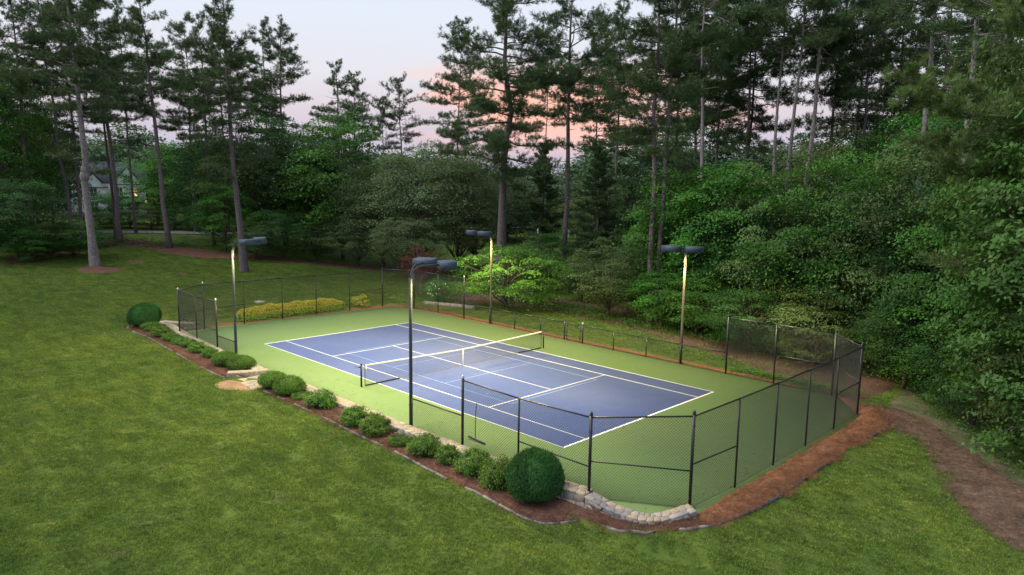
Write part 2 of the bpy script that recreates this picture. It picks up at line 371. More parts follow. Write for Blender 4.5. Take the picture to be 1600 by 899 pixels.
def inpoly(px, py, poly):
    px = np.asarray(px, float); py = np.asarray(py, float); c = np.zeros(px.shape, bool)
    n = len(poly)
    for i in range(n):
        x1, y1 = poly[i]; x2, y2 = poly[(i+1) % n]
        if y1 == y2: continue
        k = ((y1 > py) != (y2 > py)) & (px < (x2-x1)*(py-y1)/(y2-y1)+x1); c ^= k
    return c
def smoothpoly(poly, it=2):
    for _ in range(it):
        q = []
        for i in range(len(poly)):
            a = poly[i]; b = poly[(i+1) % len(poly)]
            q.append((a[0]*.75+b[0]*.25, a[1]*.75+b[1]*.25)); q.append((a[0]*.25+b[0]*.75, a[1]*.25+b[1]*.75))
        poly = q
    return poly
def drape(name, poly, mat, off=.03, step=.4, jit=.05, smooth_it=2, lump=.012, seed=1, label=None, zfun=None, edge=.0):
    rg = random.Random(seed)
    if smooth_it: poly = smoothpoly(poly, smooth_it)
    pts = []
    for i in range(len(poly)):
        a = poly[i]; b = poly[(i+1) % len(poly)]; n = max(1, int(math.dist(a, b)/(step*.7)))
        for k in range(n):
            t = k/n; pts.append((a[0]+(b[0]-a[0])*t+rg.gauss(0, jit), a[1]+(b[1]-a[1])*t+rg.gauss(0, jit)))
    nb = len(pts); edges = [(i, (i+1) % nb) for i in range(nb)]
    P = np.array(pts); x0, y0 = P.min(0); x1, y1 = P.max(0)
    xs, ys = np.meshgrid(np.arange(x0, x1, step), np.arange(y0, y1, step)); xs = xs.ravel(); ys = ys.ravel()
    xs = xs+np.array([rg.uniform(-.12, .12)*step for _ in xs]); k = inpoly(xs, ys, pts); xs = xs[k]; ys = ys[k]
    allp = [Vector(p) for p in pts]+[Vector((a, b)) for a, b in zip(xs, ys)]
    res = delaunay_2d_cdt(allp, edges, [], 1, 1e-4)
    V = res[0]; F = res[2]
    vx = np.array([v.x for v in V]); vy = np.array([v.y for v in V])
    bset = P; d = np.full(len(vx), 9.)
    for j in range(0, len(bset)): d = np.minimum(d, np.hypot(vx-bset[j, 0], vy-bset[j, 1]))
    z = (T(vx, vy) if zfun is None else zfun(vx, vy))+off*sst(-.02, .25, d)+np.array([rg.uniform(0, lump) for _ in vx])*(d > .1)-edge*(d < .03)+.008
    mb = MB(); mb.add(np.stack([vx, vy, z], 1), F)
    o = mb.obj(name, mat, smooth=True); tag(o, kind='structure')
    return o
POLY_STRAW_FAR = [(-53.98, -11.32), (-55.42, -7.91), (-58.51, -3.76), (-64.91, 0.48), (-69.54, 3.93), (-65.26, 5.54), (-58.35, 6.07), (-53.59, 7.84), (-48.37, 11.43), (-44.28, 14.68), (-38.97, 17.1), (-33.73, 21.79), (-31.54, 20.15), (-36.81, 15.75), (-41.52, 13.17), (-45.17, 9.9), (-47.3, 6.65), (-49.55, 4.19), (-53.27, 2.9), (-56.1, 2.86), (-59.62, 1.64), (-59.9, -0.58), (-55.08, -4.61), (-51.02, -8.83), (-49.65, -12.08)]
POLY_RING = [(-45.79, -7.04), (-46.66, -6.46), (-46.68, -5.12), (-45.57, -3.8), (-44.26, -3.42), (-43.04, -4.11), (-42.91, -5.89), (-43.95, -6.99)]
POLY_SPOT = [(-48.81, -1.98), (-49.26, -0.95), (-48.25, -0.49), (-47.17, -0.9), (-47.16, -1.9)]
POLY_SPOT2 = [(-40.9, -0.14), (-41.27, 0.75), (-40.13, 0.73), (-39.75, -0.11)]
POLY_PATH = [(16.92, 8.91), (17.71, 9.02), (18.77, 9.07), (19.64, 8.72), (20.6, 8.12), (21.75, 7.0), (23.01, 5.61), (23.86, 4.73), (25.1, 3.68), (26.03, -0.85), (25.34, -1.05), (24.66, -0.66), (23.85, 0.17), (22.96, 1.4), (22.24, 2.78), (21.57, 4.36), (20.97, 5.47), (20.3, 5.99), (19.63, 6.24), (19.16, 6.49), (18.28, 6.53), (17.3, 8.24)]
POLY_RSLOPE = [(18.28, 9.36), (20.01, 8.31), (21.57, 6.81), (23.23, 5.0), (25.14, 3.38), (24.39, 22.29), (20.89, 31.16), (18.42, 32.83), (17.34, 19.63), (17.38, 13.78)]
POLY_FOREST = [(-16.08, 12.42), (-14.05, 14.82), (-10.31, 16.24), (-5.62, 16.2), (-2.0, 16.15), (0.61, 15.57), (3.82, 14.53), (7.34, 13.92), (10.67, 12.12), (13.09, 10.74), (15.94, 9.19), (17.27, 9.11), (17.38, 13.78), (14.72, 22.67), (6.44, 22.65), (-5.29, 24.05), (-17.32, 21.07), (-19.18, 15.01)]
POLY_DIRT = [(-5.05, -11.42), (-5.43, -10.98), (-5.59, -10.47), (-5.38, -10.22), (-3.06, -10.15), (-3.26, -10.55), (-4.11, -11.24)]
SHRUBS = [('globe', 13.74, -9.02, 0.91, 1.54),
 ('globe', -20.29, -9.42, 1.02, 1.47),
 ('m', -19.06, -9.48, 0.72, 0.52),
 ('m', -16.91, -9.53, 0.66, 0.58),
 ('m', -15.56, -9.53, 0.57, 0.49),
 ('m', -14.33, -9.46, 0.56, 0.52),
 ('m', -13.22, -9.34, 0.51, 0.48),
 ('m', -11.85, -9.34, 0.57, 0.57),
 ('m', -10.38, -9.33, 0.49, 0.59),
 ('r', -8.31, -9.34, 0.77, 0.8),
 ('r', -6.99, -9.11, 0.79, 0.79),
 ('r', -2.96, -9.34, 0.75, 0.84),
 ('r', -1.56, -9.29, 0.82, 0.91),
 ('m', -0.53, -9.33, 0.43, 0.34),
 ('m', 1.08, -9.2, 0.69, 0.75),
 ('m', 4.03, -9.28, 0.64, 0.75),
 ('m', 5.29, -9.24, 0.68, 0.75),
 ('m', 7.01, -9.37, 0.43, 0.43),
 ('m', 8.48, -9.25, 0.63, 0.78),
 ('m', 9.61, -9.07, 0.47, 0.63),
 ('m', 10.87, -9.02, 0.71, 0.82),
 ('u', 12.26, -9.16, 0.52, 0.79)]
PINES = [('a', -62.5, -6.8, 27.9, 0, -0.022, 0.5),
 ('a2', -61.9, -3.4, 28.2, 1, -0.072, 0.5),
 ('a3', -63.5, -2.1, 28.0, 2, -0.028, 0.42),
 ('main', -46.6, -5.2, 27.1, 'M', -0.047, 0.85),
 ('b1', -64.4, 2.2, 30.7, 3, -0.067, 0.6),
 ('b2', -69.7, 3.1, 30.8, 1, -0.028, 0.42),
 ('c', -75.3, 7.4, 30.1, 4, -0.026, 0.4),
 ('d', -56.1, 4.8, 28.1, 0, -0.064, 0.62),
 ('e', -74.6, 15.3, 29.0, 2, -0.019, 0.4),
 ('f', -38.8, 5.7, 26.1, 'N', -0.045, 0.7),
 ('g', -54.3, 18.4, 26.3, 3, -0.006, 0.5),
 ('h', -67.3, 22.5, 29.1, 1, 0.0, 0.4),
 ('i', -56.8, 27.4, 23.6, 4, 0.0, 0.5),
 ('i2', -61.9, 33.7, 23.0, 2, -0.02, 0.4),
 ('j', -57.4, 38.2, 22.5, 'S', -0.004, 0.4),
 ('j2', -71.0, 44.6, 21.2, 'S', 0.0, 0.3),
 ('k0', -76.6, 20.4, 29.0, 1, -0.007, 0.4),
 ('k00', -80.7, -5.1, 29.3, 4, -0.028, 0.4),
 ('k01', -56.9, 10.2, 26.5, 4, -0.023, 0.45),
 ('K', -21.0, 23.2, 30.7, 'K', -0.018, 0.9),
 ('K2', -45.5, 38.7, 29.6, 2, 0.015, 0.4),
 ('l', -18.8, 30.0, 31.3, 0, 0.008, 0.62),
 ('l2', -46.4, 57.7, 30.7, 'S', -0.016, 0.3),
 ('l3', -37.7, 57.8, 32.9, 2, 0.014, 0.35),
 ('m', -0.8, 19.0, 27.7, 1, -0.015, 0.5),
 ('n', -0.1, 19.1, 26.6, 2, 0.009, 0.45),
 ('o', -3.7, 31.9, 30.6, 'B', -0.057, 0.5),
 ('o1', -7.5, 39.5, 30.7, 3, 0.004, 0.4),
 ('o2', -11.1, 41.6, 31.1, 0, -0.011, 0.4),
 ('p', -3.9, 37.4, 31.4, 2, 0.006, 0.42),
 ('p1', -5.4, 41.6, 31.4, 4, 0.008, 0.42),
 ('q', 1.0, 33.8, 31.1, 'B', -0.003, 0.4),
 ('q2', 2.5, 30.9, 30.1, 'B', 0.056, 0.45),
 ('r', 3.7, 33.6, 30.5, 'B', 0.033, 0.55),
 ('r2', 3.2, 38.8, 30.8, 1, 0.029, 0.4),
 ('s', 6.2, 38.9, 30.2, 3, 0.005, 0.4),
 ('t', 13.9, 25.2, 28.4, 'B', 0.02, 0.62),
 ('u', 17.2, 21.3, 27.9, 'B', 0.015, 0.6),
 ('v', 0.0, 54.1, 32.4, 0, 0.01, 0.4),
 ('w', 5.1, 49.2, 31.7, 2, 0.01, 0.42),
 ('x', 10.6, 43.3, 30.9, 4, 0.004, 0.45),
 ('y', 15.6, 36.9, 28.7, 1, 0.008, 0.5),
 ('z', -24.4, 45.5, 31.8, 4, 0.012, 0.4),
 ('y1', -30.5, 39.3, 14.1, 'Y', 0.0, 0.4),
 ('y2', -13.2, 28.1, 13.3, 'Y', 0.0, 0.3),
 ('y3', -8.7, 26.9, 10.2, 'Y', 0.0, 0.3),
 ('z1', -15.8, 45.4, 32.0, 0, -0.011, 0.4)]
BROADLEAVES = [('maple', -42.4, 19.0, 16.4, 5.6, 'v'),
 ('maple_s', -49.1, 17.9, 14.8, 4.6, 'd'),
 ('olive', -31.4, 21.3, 14.2, 5.2, 'o'),
 ('olive', -36.5, 20.5, 12.5, 4.6, 'o'),
 ('olive', -29.3, 24.8, 13.5, 4.6, 'o'),
 ('olive', -31.7, 29.6, 14.5, 4.6, 'o'),
 ('olive', -28.0, 17.6, 6.7, 3.3, 'o'),
 ('olive', -37.6, 18.0, 6.6, 3.0, 'o'),
 ('dogwood', -11.4, 14.9, 5.2, 3.4, 'dog'),
 ('mid', -15.9, 22.6, 5.0, 2.6, 'o2'),
 ('mid', -20.2, 29.7, 5.2, 3.2, 'd'),
 ('mid', -14.5, 26.8, 3.6, 2.4, 'o2'),
 ('yp', -4.1, 18.0, 6.3, 3.0, 'o2'),
 ('yp', -4.6, 22.4, 5.7, 3.0, 'o2'),
 ('yp', -10.2, 22.5, 4.0, 2.6, 'o2'),
 ('front', -3.0, 24.0, 9.5, 3.6, 'v'),
 ('front', 0.2, 21.5, 11.4, 3.4, 'v'),
 ('front', 3.6, 20.6, 12.4, 3.9, 'v'),
 ('front', 6.2, 20.4, 10.4, 3.4, 'd'),
 ('front', 8.2, 19.5, 12.0, 3.2, 'd'),
 ('front', 9.9, 19.8, 10.2, 3.8, 'd'),
 ('front', 12.5, 18.8, 12.7, 3.9, 'd'),
 ('front', 14.4, 18.6, 10.5, 3.6, 'd'),
 ('front', 16.0, 18.0, 13.0, 3.6, 'd'),
 ('front', 17.8, 17.0, 10.5, 3.5, 'd'),
 ('front', 19.4, 16.4, 12.4, 3.3, 'd'),
 ('low', 3.7, 17.8, 4.2, 2.4, 'v'),
 ('low', 8.4, 16.2, 4.5, 2.4, 'd'),
 ('low', 12.4, 15.8, 4.9, 2.6, 'd'),
 ('low', 17.5, 14.5, 4.7, 2.5, 'd'),
 ('low', 19.6, 13.8, 5.2, 2.4, 'd'),
 ('low', 21.2, 11.8, 4.6, 2.0, 'd'),
 ('low', 0.5, 18.2, 4.3, 2.2, 'v'),
 ('big', 22.1, 13.4, 20.9, 3.6, 'big'),
 ('big', 24.2, 8.4, 15.3, 3.6, 'big'),
 ('big', 23.7, 9.4, 8.9, 2.2, 'd'),
 ('mid2', -5.6, 32.8, 12.1, 4.4, 'd'),
 ('mid2', -0.8, 31.9, 12.4, 4.4, 'd'),
 ('mid2', 3.5, 32.0, 12.1, 4.4, 'd'),
 ('mid2', 7.2, 31.4, 14.5, 4.2, 'd'),
 ('mid2', 10.7, 32.0, 15.5, 4.4, 'd'),
 ('mid2', 13.8, 29.4, 16.6, 4.6, 'd'),
 ('mid2', 17.3, 27.2, 17.9, 5, 'd'),
 ('mid2', 19.9, 26.9, 21.8, 5.5, 'd'),
 ('back', -14.7, 38.0, 12.9, 5, 'd'),
 ('back', -24.2, 42.8, 10.8, 5, 'o2'),
 ('back', -17.2, 49.7, 12.9, 5, 'd'),
 ('back', -8.5, 52.8, 14.1, 5, 'd'),
 ('back', -0.3, 55.2, 17.2, 5, 'd'),
 ('back', 6.8, 53.8, 21.8, 6, 'd'),
 ('back', 13.6, 51.9, 26.0, 7, 'd'),
 ('back', -19.6, 63.1, 14.1, 6, 'd'),
 ('back', -9.8, 68.5, 15.5, 6, 'd'),
 ('back', -0.1, 66.8, 20.9, 6, 'd'),
 ('back', 6.8, 68.1, 28.3, 7, 'd'),
 ('back', 17.5, 50.2, 28.8, 7, 'd'),
 ('lft', -69.2, -7.9, 18.5, 6.5, 'd'),
 ('lft', -77.7, -10.7, 23.3, 7, 'd'),
 ('lft', -88.2, -1.1, 15.6, 5.5, 'd'),
 ('lft', -97.6, -2.0, 13.2, 6, 'd'),
 ('lft', -82.0, -3.5, 23.3, 5.2, 'd'),
 ('lft', -83.1, -0.4, 18.0, 4.5, 'd'),
 ('lft', -63.5, -10.7, 19.0, 5.5, 'd'),
 ('lftlow', -52.9, -10.1, 8.5, 3.4, 'd'),
 ('lftlow', -52.5, -7.6, 4.6, 3.2, 'd'),
 ('lftlow', -52.0, -5.7, 3.8, 2.6, 'v'),
 ('lftlow', -53.4, -12.0, 6.4, 3.4, 'd'),
 ('lftlow', -50.8, -9.5, 3.7, 2.4, 'd'),
 ('lm', -96.6, 10.4, 5.0, 4, 'v'),
 ('lm', -91.3, 15.8, 10.2, 5, 'v'),
 ('lm', -83.9, 17.4, 13.6, 5.5, 'v'),
 ('lm', -65.0, 13.5, 14.2, 5, 'd'),
 ('lm', -55.4, 13.0, 16.3, 5, 'd'),
 ('lm', -52.0, 15.0, 17.1, 5, 'd'),
 ('lm', -51.8, 9.5, 8.1, 3.4, 'd'),
 ('lm', -45.3, 13.1, 5.9, 3.4, 'd'),
 ('lm', -45.4, 10.2, 3.9, 2.4, 'd'),
 ('lm', -41.9, 15.1, 4.8, 3, 'd'),
 ('lu', -89.0, 6.6, 2.4, 2.6, 'd'),
 ('lu', -85.7, 9.9, 3.0, 2.6, 'd'),
 ('lu', -82.3, 11.8, 3.6, 2.6, 'd'),
 ('lu', -81.1, 14.5, 3.4, 2.6, 'd'),
 ('lu', -77.7, 16.4, 3.9, 2.6, 'd'),
 ('lu', -75.8, 18.4, 4.0, 2.6, 'd'),
 ('lu', -86.1, 3.8, 2.6, 2.4, 'd'),
 ('far', -166.7, -8.3, 17.0, 8.19954528703877, 'far'),
 ('far', -171.4, -0.0, 13.3, 8.665784527070953, 'far'),
 ('far', -176.5, 5.6, 17.5, 8.64320129773675, 'far'),
 ('far', -194.3, 18.4, 15.5, 8.58030685405772, 'far'),
 ('far', -148.0, 16.2, 15.3, 10.640152254083599, 'far'),
 ('far', -129.3, 17.3, 15.2, 8.533370522722354, 'far'),
 ('far', -146.5, 30.6, 19.3, 9.642916608761162, 'far'),
 ('far', -130.5, 32.9, 14.6, 10.544132264670903, 'far'),
 ('far', -137.6, 42.2, 18.0, 8.483961818364826, 'far'),
 ('far', -121.5, 42.3, 15.5, 9.87905223661971, 'far'),
 ('far', -113.9, 47.9, 17.2, 10.991836622516338, 'far'),
 ('far', -103.5, 51.7, 17.8, 8.82891450487905, 'far'),
 ('far', -105.9, 61.8, 13.7, 10.712945304591972, 'far'),
 ('far', -88.1, 59.6, 13.9, 9.84629622538609, 'far'),
 ('far', -89.5, 68.9, 14.5, 8.128433563346059, 'far'),
 ('far', -102.5, 92.0, 11.5, 10.879602774838853, 'far'),
 ('far', -69.2, 72.0, 11.2, 9.231283043206627, 'far'),
 ('far', -100.1, 113.6, 12.9, 8.574245614426218, 'far'),
 ('far', -73.8, 100.8, 14.5, 8.99392168759756, 'far'),
 ('far', -53.8, 86.6, 20.1, 9.088172800776032, 'far'),
 ('far', -58.4, 104.1, 21.2, 8.6237505252723, 'far'),
 ('far', -45.5, 98.9, 21.0, 8.448921604600194, 'far'),
 ('far', -39.2, 103.7, 19.3, 8.36681977290326, 'far'),
 ('far', -46.4, 134.8, 19.6, 9.433285889069126, 'far'),
 ('far', -35.0, 123.7, 21.1, 8.745757922100328, 'far'),
 ('far', -44.5, 165.0, 21.1, 8.76318098425986, 'far'),
 ('far', -23.0, 135.7, 22.9, 8.425105303339974, 'far'),
 ('far', -14.1, 129.6, 18.7, 9.208886197866988, 'far'),
 ('far', -22.3, 188.1, 24.0, 9.482864068168537, 'far'),
 ('far', -4.6, 142.3, 22.9, 10.773732114556184, 'far'),
 ('far', -2.7, 163.4, 22.0, 10.44447851374721, 'far'),
 ('far', 0.3, 181.4, 23.1, 10.768399888102305, 'far'),
 ('far', 5.3, 219.9, 29.4, 10.005055647893046, 'far'),
 ('far2', -89.3, 33.3, 9.0, 6.452802445025461, 'far'),
 ('far2', -68.8, 29.9, 9.0, 5.952784685022118, 'far'),
 ('far2', -77.5, 40.8, 6.1, 5.327812196292131, 'far'),
 ('far2', -77.6, 45.7, 9.9, 6.314635376527969, 'far'),
 ('far2', -71.4, 48.7, 6.9, 6.316816805552714, 'far'),
 ('far2', -67.7, 54.4, 9.4, 6.007222689035661, 'far'),
 ('far2', -64.2, 58.2, 7.2, 5.707265178656967, 'far'),
 ('far2', -47.4, 50.3, 10.8, 5.891730261365881, 'far'),
 ('far2', -55.4, 66.2, 8.2, 5.2081425716136724, 'far'),
 ('far2', -50.3, 68.5, 8.9, 5.015826902876851, 'far'),
 ('far2', -46.2, 74.3, 11.0, 5.8150680153120655, 'far'),
 ('far2', -42.6, 76.8, 10.4, 5.350550890997555, 'far')]
HOUSE = (-116.9, 13.0)
SHRUB_WHITE = (-17.0, 12.2)
RED_MAPLE = (-20.4, 13.0)
SMALL_SHRUB = (-20.7, 8.1)
NEAR_PINE = (24.3, 11.3)
DRAIN = (-24.45,0.32)
ROAD = [(-85.7, -10.0), (-81.7, -2.4), (-78.2, 2.6), (-73.8, 10.0), (-69.6, 15.4), (-65.6, 21.5), (-62.3, 29.6)]
TWALL = [(-18.93, 10.47), (-16.82, 11.67), (-14.73, 12.77), (-14.7, 14.57)]
POSTS = [(-48.7, 58.3), (-47.8, 59.1), (-46.9, 60.1), (-45.2, 61.7), (-44.5, 62.5), (-43.7, 63.3), (-42.9, 64.1)]

drape('mulch_bed', POLY_STRAW_FAR, M['mulch'], .05, .9, .15)
drape('mulch_bed', POLY_RING, M['mulch'], .10, .5, .06)
drape('mulch_bed', POLY_SPOT, M['mulch'], .03, .4, .1)
drape('mulch_bed', POLY_SPOT2, M['mulch'], .03, .4, .1)
drape('path', POLY_PATH, M['path'], .05, .35, .10, lump=.03)
drape('forest_floor', POLY_FOREST, M['litter'], .03, .7, .12, lump=.03)
drape('rough_slope', POLY_RSLOPE, M['slope'], .03, .7, .12, lump=.03)
drape('dirt_patch', POLY_DIRT, M['dirt'], .015, .3, .04, smooth_it=1)
BED_L = [(-21.9,-9.0),(-21.6,-10.0),(-20.06,-10.51),(-17.32,-10.28),(-13.73,-10.36),(-10.4,-10.45),(-7.41,-10.48),(-6.0,-10.42),(-5.9,-10.0),(-5.9,-8.7),(-10,-8.6),(-21,-8.2)]
BED_R = [(-3.29,-10.03),(-1.7,-9.91),(-.02,-9.85),(1.62,-9.85),(3.43,-9.86),(5.15,-9.91),(6.78,-9.85),(8.2,-9.88),(10.35,-10.01),(12.26,-9.99),(13.53,-10.09),(14.4,-10.14),(15.03,-9.98),(15.36,-9.51),(15.61,-9.07),(16.21,-8.93),(16.88,-8.9),(17.48,-8.65),(18.06,-8.25),(18.5,-7.62),(18.85,-6.82),(18.45,-6.2),(18.2,-6.5),(17.9,-7.4),(17.3,-8.05),(15.3,-8.45),(8,-8.5),(-3.3,-8.5)]
BED_S = [(18.85,-6.82),(19.07,-5.72),(19.23,-3.96),(19.2,-2.),(19.17,.19),(19.14,2.7),(19.28,4.71),(19.3,6.2),(18.89,7.69),(18.25,8.63),(17.3,8.9),(16.3,9.3),(15.9,9.1),(17.6,7.4),(18.1,6.5),(18.12,2),(18.1,-2),(18.0,-6.3),(18.3,-7.2)]
drape('mulch_bed', BED_L, M['mulch'], .05, .35, .03)
drape('mulch_bed', BED_R, M['mulch'], .05, .35, .03)
drape('straw_bed', BED_S, M['straw'], .09, .3, .03, lump=.03)
drape('straw_strip', [(-19.9,-6.6),(-19.95,0),(-19.9,6),(-19.6,8.6),(-18.4,9.9),(-16.8,10.6),(-16.4,9.3),(-18.75,7.9),(-18.75,-6.8)], M['straw_or'], .03, .35, .05)
drape('straw_strip', [(-17.2,9.3),(-17.0,10.5),(-8,10.2),(0,10.0),(8,9.95),(13.5,9.9),(14.6,9.3),(8,9.15),(-8,9.15)], M['straw_or'], .03, .35, .06)

# ---------------------------------------------------------------- court
court_poly = [(-18.2,-8.45),(15.0,-8.35),(16.9,-8.2),(17.35,-7.92),(17.62,-7.58),(17.88,-7.1),(18.1,-6.65),(18.2,-4.4),(18.24,2),(18.16,6.7),(16.1,9.28),(-16.7,9.28),(-18.9,8.0),(-18.9,-7.2)]
def slab(name, poly, z0, z1, mat, parent=None):
    n = len(poly); mb = MB()
    v = [(x, y, z0) for x, y in poly]+[(x, y, z1) for x, y in poly]
    mb.add(v, [tuple(range(n, 2*n))]+[(i, (i+1) % n, n+(i+1) % n, n+i) for i in range(n)])
    return mb.obj(name, mat, parent)
court = tag(slab('court_surface', court_poly, -.16, 0, M['green']), kind='structure')
LX, LY, SX, SY = 11.885, 5.485, 6.40, 4.115
slab('blue_playing_area', [(-LX,-LY),(LX,-LY),(LX,LY),(-LX,LY)], .001, .004, M['blue'], court)
def line(x0, y0, x1, y1, w, z, mat, name):
    if x0 == x1: p = [(x0-w/2, y0), (x0+w/2, y0), (x0+w/2, y1), (x0-w/2, y1)]
    else: p = [(x0, y0-w/2), (x1, y0-w/2), (x1, y0+w/2), (x0, y0+w/2)]
    return slab(name, p, .0045, z, mat, court)
w = .065
for s in (-1, 1):
    line(s*(LX-w/2), -LY, s*(LX-w/2), LY, .10, .0080, M['white_line'], 'white_line')
    line(-LX, s*(LY-w/2), LX, s*(LY-w/2), w, .0085, M['white_line'], 'white_line')
    line(-LX, s*SY, LX, s*SY, w, .0086, M['white_line'], 'white_line')
    line(s*SX, -SY, s*SX, SY, w, .0083, M['white_line'], 'white_line')
    line(s*6.705, -3.05, s*6.705, 3.05, .045, .0070, M['lblue_line'], 'light_blue_line')
    line(-6.705, s*3.05, 6.705, s*3.05, .045, .0072, M['lblue_line'], 'light_blue_line')
    line(s*2.13, -3.05, s*2.13, 3.05, .045, .0074, M['lblue_line'], 'light_blue_line')
line(-SX, 0, SX, 0, w, .0089, M['white_line'], 'white_line')

# ---------------------------------------------------------------- stone walls
def clip_cell(poly, a, b):
    """keep the part of poly nearer to a than b"""
    mx, my = (a[0]+b[0])/2, (a[1]+b[1])/2; nx_, ny_ = b[0]-a[0], b[1]-a[1]
    outp = []
    for i in range(len(poly)):
        p, q = poly[i], poly[(i+1) % len(poly)]
        dp = (p[0]-mx)*nx_+(p[1]-my)*ny_; dq = (q[0]-mx)*nx_+(q[1]-my)*ny_
        if dp <= 0: outp.append(p)
        if (dp < 0 < dq) or (dq < 0 < dp):
            t = dp/(dp-dq); outp.append((p[0]+(q[0]-p[0])*t, p[1]+(q[1]-p[1])*t))
    return outp
def cells(Lu, Hv, su, sv, rg):
    """irregular stone outlines filling [0,Lu]x[0,Hv]"""
    pts = []
    nr = max(1, round(Hv/sv))
    for r in range(nr):
        nu = max(1, round(Lu/su))
        for k in range(nu):
            pts.append(((k+.5+.5*(r % 2)+rg.uniform(-.33, .33))*Lu/nu, (r+.5+rg.uniform(-.25, .25))*Hv/nr))
    pts = [(min(max(a, .02), Lu-.02), b) for a, b in pts]
    res = []
    for i, p in enumerate(pts):
        c = [(0, 0), (Lu, 0), (Lu, Hv), (0, Hv)]
        for j, q in enumerate(pts):
            if i != j and abs(p[0]-q[0]) < 3*su and (p != q): c = clip_cell(c, p, q)
            if len(c) < 3: break
        if len(c) >= 3: res.append(c)
    return res
def stone_piece(name, cell, f, depth, mat, parent, rg, gap=.010, base=.02):
    """cell in (u,v); f(u,v,n) -> world point; n = outwards"""
    cx = sum(p[0] for p in cell)/len(cell); cy = sum(p[1] for p in cell)/len(cell)
    def ins(p, g):
        dx, dy = p[0]-cx, p[1]-cy; l = math.hypot(dx, dy)+1e-6; k = max(.2, (l-g)/l); return (cx+dx*k, cy+dy*k)
    n = len(cell); tilt = (rg.uniform(-.06, .06), rg.uniform(-.06, .06))
    O = Vector(f(cx, cy, 0))
    vs = []
    for g, d in ((gap, -base), (gap, depth*.8), (gap+.009, depth)):
        for p in cell:
            q = ins(p, g); vs.append(Vector(f(q[0], q[1], d+(q[0]-cx)*tilt[0]+(q[1]-cy)*tilt[1] if d > 0 else d))-O)
    F = [tuple(range(2*n, 3*n))]
    for l in range(2):
        for i in range(n): F.append((l*n+i, l*n+(i+1) % n, (l+1)*n+(i+1) % n, (l+1)*n+i))
    mb = MB(); mb.add([tuple(v) for v in vs], F)
    o = mb.obj(name, mat, parent); o.location = O; return o
class Path:
    def __init__(s, pts):     # (x,y,ztop,zbase)
        s.p = [np.array(p, float) for p in pts]; s.d = [0]
        for a, b in zip(s.p, s.p[1:]): s.d.append(s.d[-1]+float(np.hypot(*(b-a)[:2])))
        s.L = s.d[-1]
    def at(s, u):
        u = min(max(u, 0), s.L-1e-6)
        for i in range(len(s.p)-1):
            if u <= s.d[i+1]:
                t = (u-s.d[i])/(s.d[i+1]-s.d[i]); q = s.p[i]*(1-t)+s.p[i+1]*t
                return q
    def nrm(s, u):
        a = s.at(max(u-.12, 0)); b = s.at(min(u+.12, s.L)); t = (b-a)[:2]; t /= np.hypot(*t)+1e-9
        return np.array([t[1], -t[0]])      # right-hand side = outer face
def stone_wall(name, label, pts, width, sface, scap, seed, caps=True, inner_face=False, capmat='cap', ends=(True, True)):
    rg = random.Random(seed); P = Path(pts)
    root = empty(name, (pts[0][0], pts[0][1], 0)); tag(root, label, 'wall')
    off = np.array([pts[0][0], pts[0][1], 0])
    # core of mortar
    mb = MB(); n = max(4, int(P.L/.25)); V = []; F = []
    for i in range(n+1):
        u = P.L*i/n; q = P.at(u); nn = P.nrm(u)
        o_ = q[:2]-nn*.02; i_ = q[:2]-nn*(width-.02)
        for (x, y), z in ((o_, q[3]-.3), (o_, q[2]-.03), (i_, q[2]-.03), (i_, q[3]-.3)): V.append((x-off[0], y-off[1], z))
    for i in range(n):
        for j in range(4): k = (j+1) % 4; F.append((i*4+j, i*4+k, i*4+4+k, i*4+4+j))
    F += [(3, 2, 1, 0), (n*4, n*4+1, n*4+2, n*4+3)]
    mb.add(V, F); mb.obj('mortar_core', M['mortar'], root)
    Hm = max(p[2]-p[3] for p in pts)
    def face(side):
        Hh = Hm-.05
        for c in cells(P.L, 1.0, sface, sface/Hh*.85, rg):
            def f(u, v, d):
                q = P.at(u); nn = P.nrm(u)
                z = q[3]-.06+v*(q[2]-.045-q[3]+.06)
                xy = q[:2]+nn*d if side > 0 else q[:2]-nn*(width+d)
                return (xy[0]-off[0], xy[1]-off[1], z)
            cc = c if side > 0 else c[::-1]
            stone_piece('stone', cc, f, rg.uniform(.012, .065), M['stone'], root, rg, gap=.013)
    face(1)
    if inner_face: face(-1)
    for e, on in enumerate(ends):
        if not on: continue
        u0 = 0 if e == 0 else P.L; q = P.at(u0); nn = P.nrm(u0); t = np.array([-nn[1], nn[0]])*(-1 if e == 0 else 1)
        Hh = q[2]-q[3]-.05
        for c in cells(width, Hh, sface*.8, sface*.7, rg):
            def f(u, v, d):
                xy = q[:2]-nn*u+t*d; return (xy[0]-off[0], xy[1]-off[1], q[3]+v)
            stone_piece('stone', c if e else c[::-1], f, rg.uniform(.015, .035), M['stone'], root, rg)
    if caps:
        W = width+.10
        for c in cells(P.L, W, scap, min(scap*.85, W/1.6), rg):
            def f(u, v, d):
                q = P.at(u); nn = P.nrm(u); xy = q[:2]+nn*(.05-v)
                if u < .01: xy = xy
                return (xy[0]-off[0], xy[1]-off[1], q[2]-.03+d)
            stone_piece('cap_stone', c[::-1], f, rg.uniform(.028, .042), M[capmat], root, rg, gap=.007)
    return root
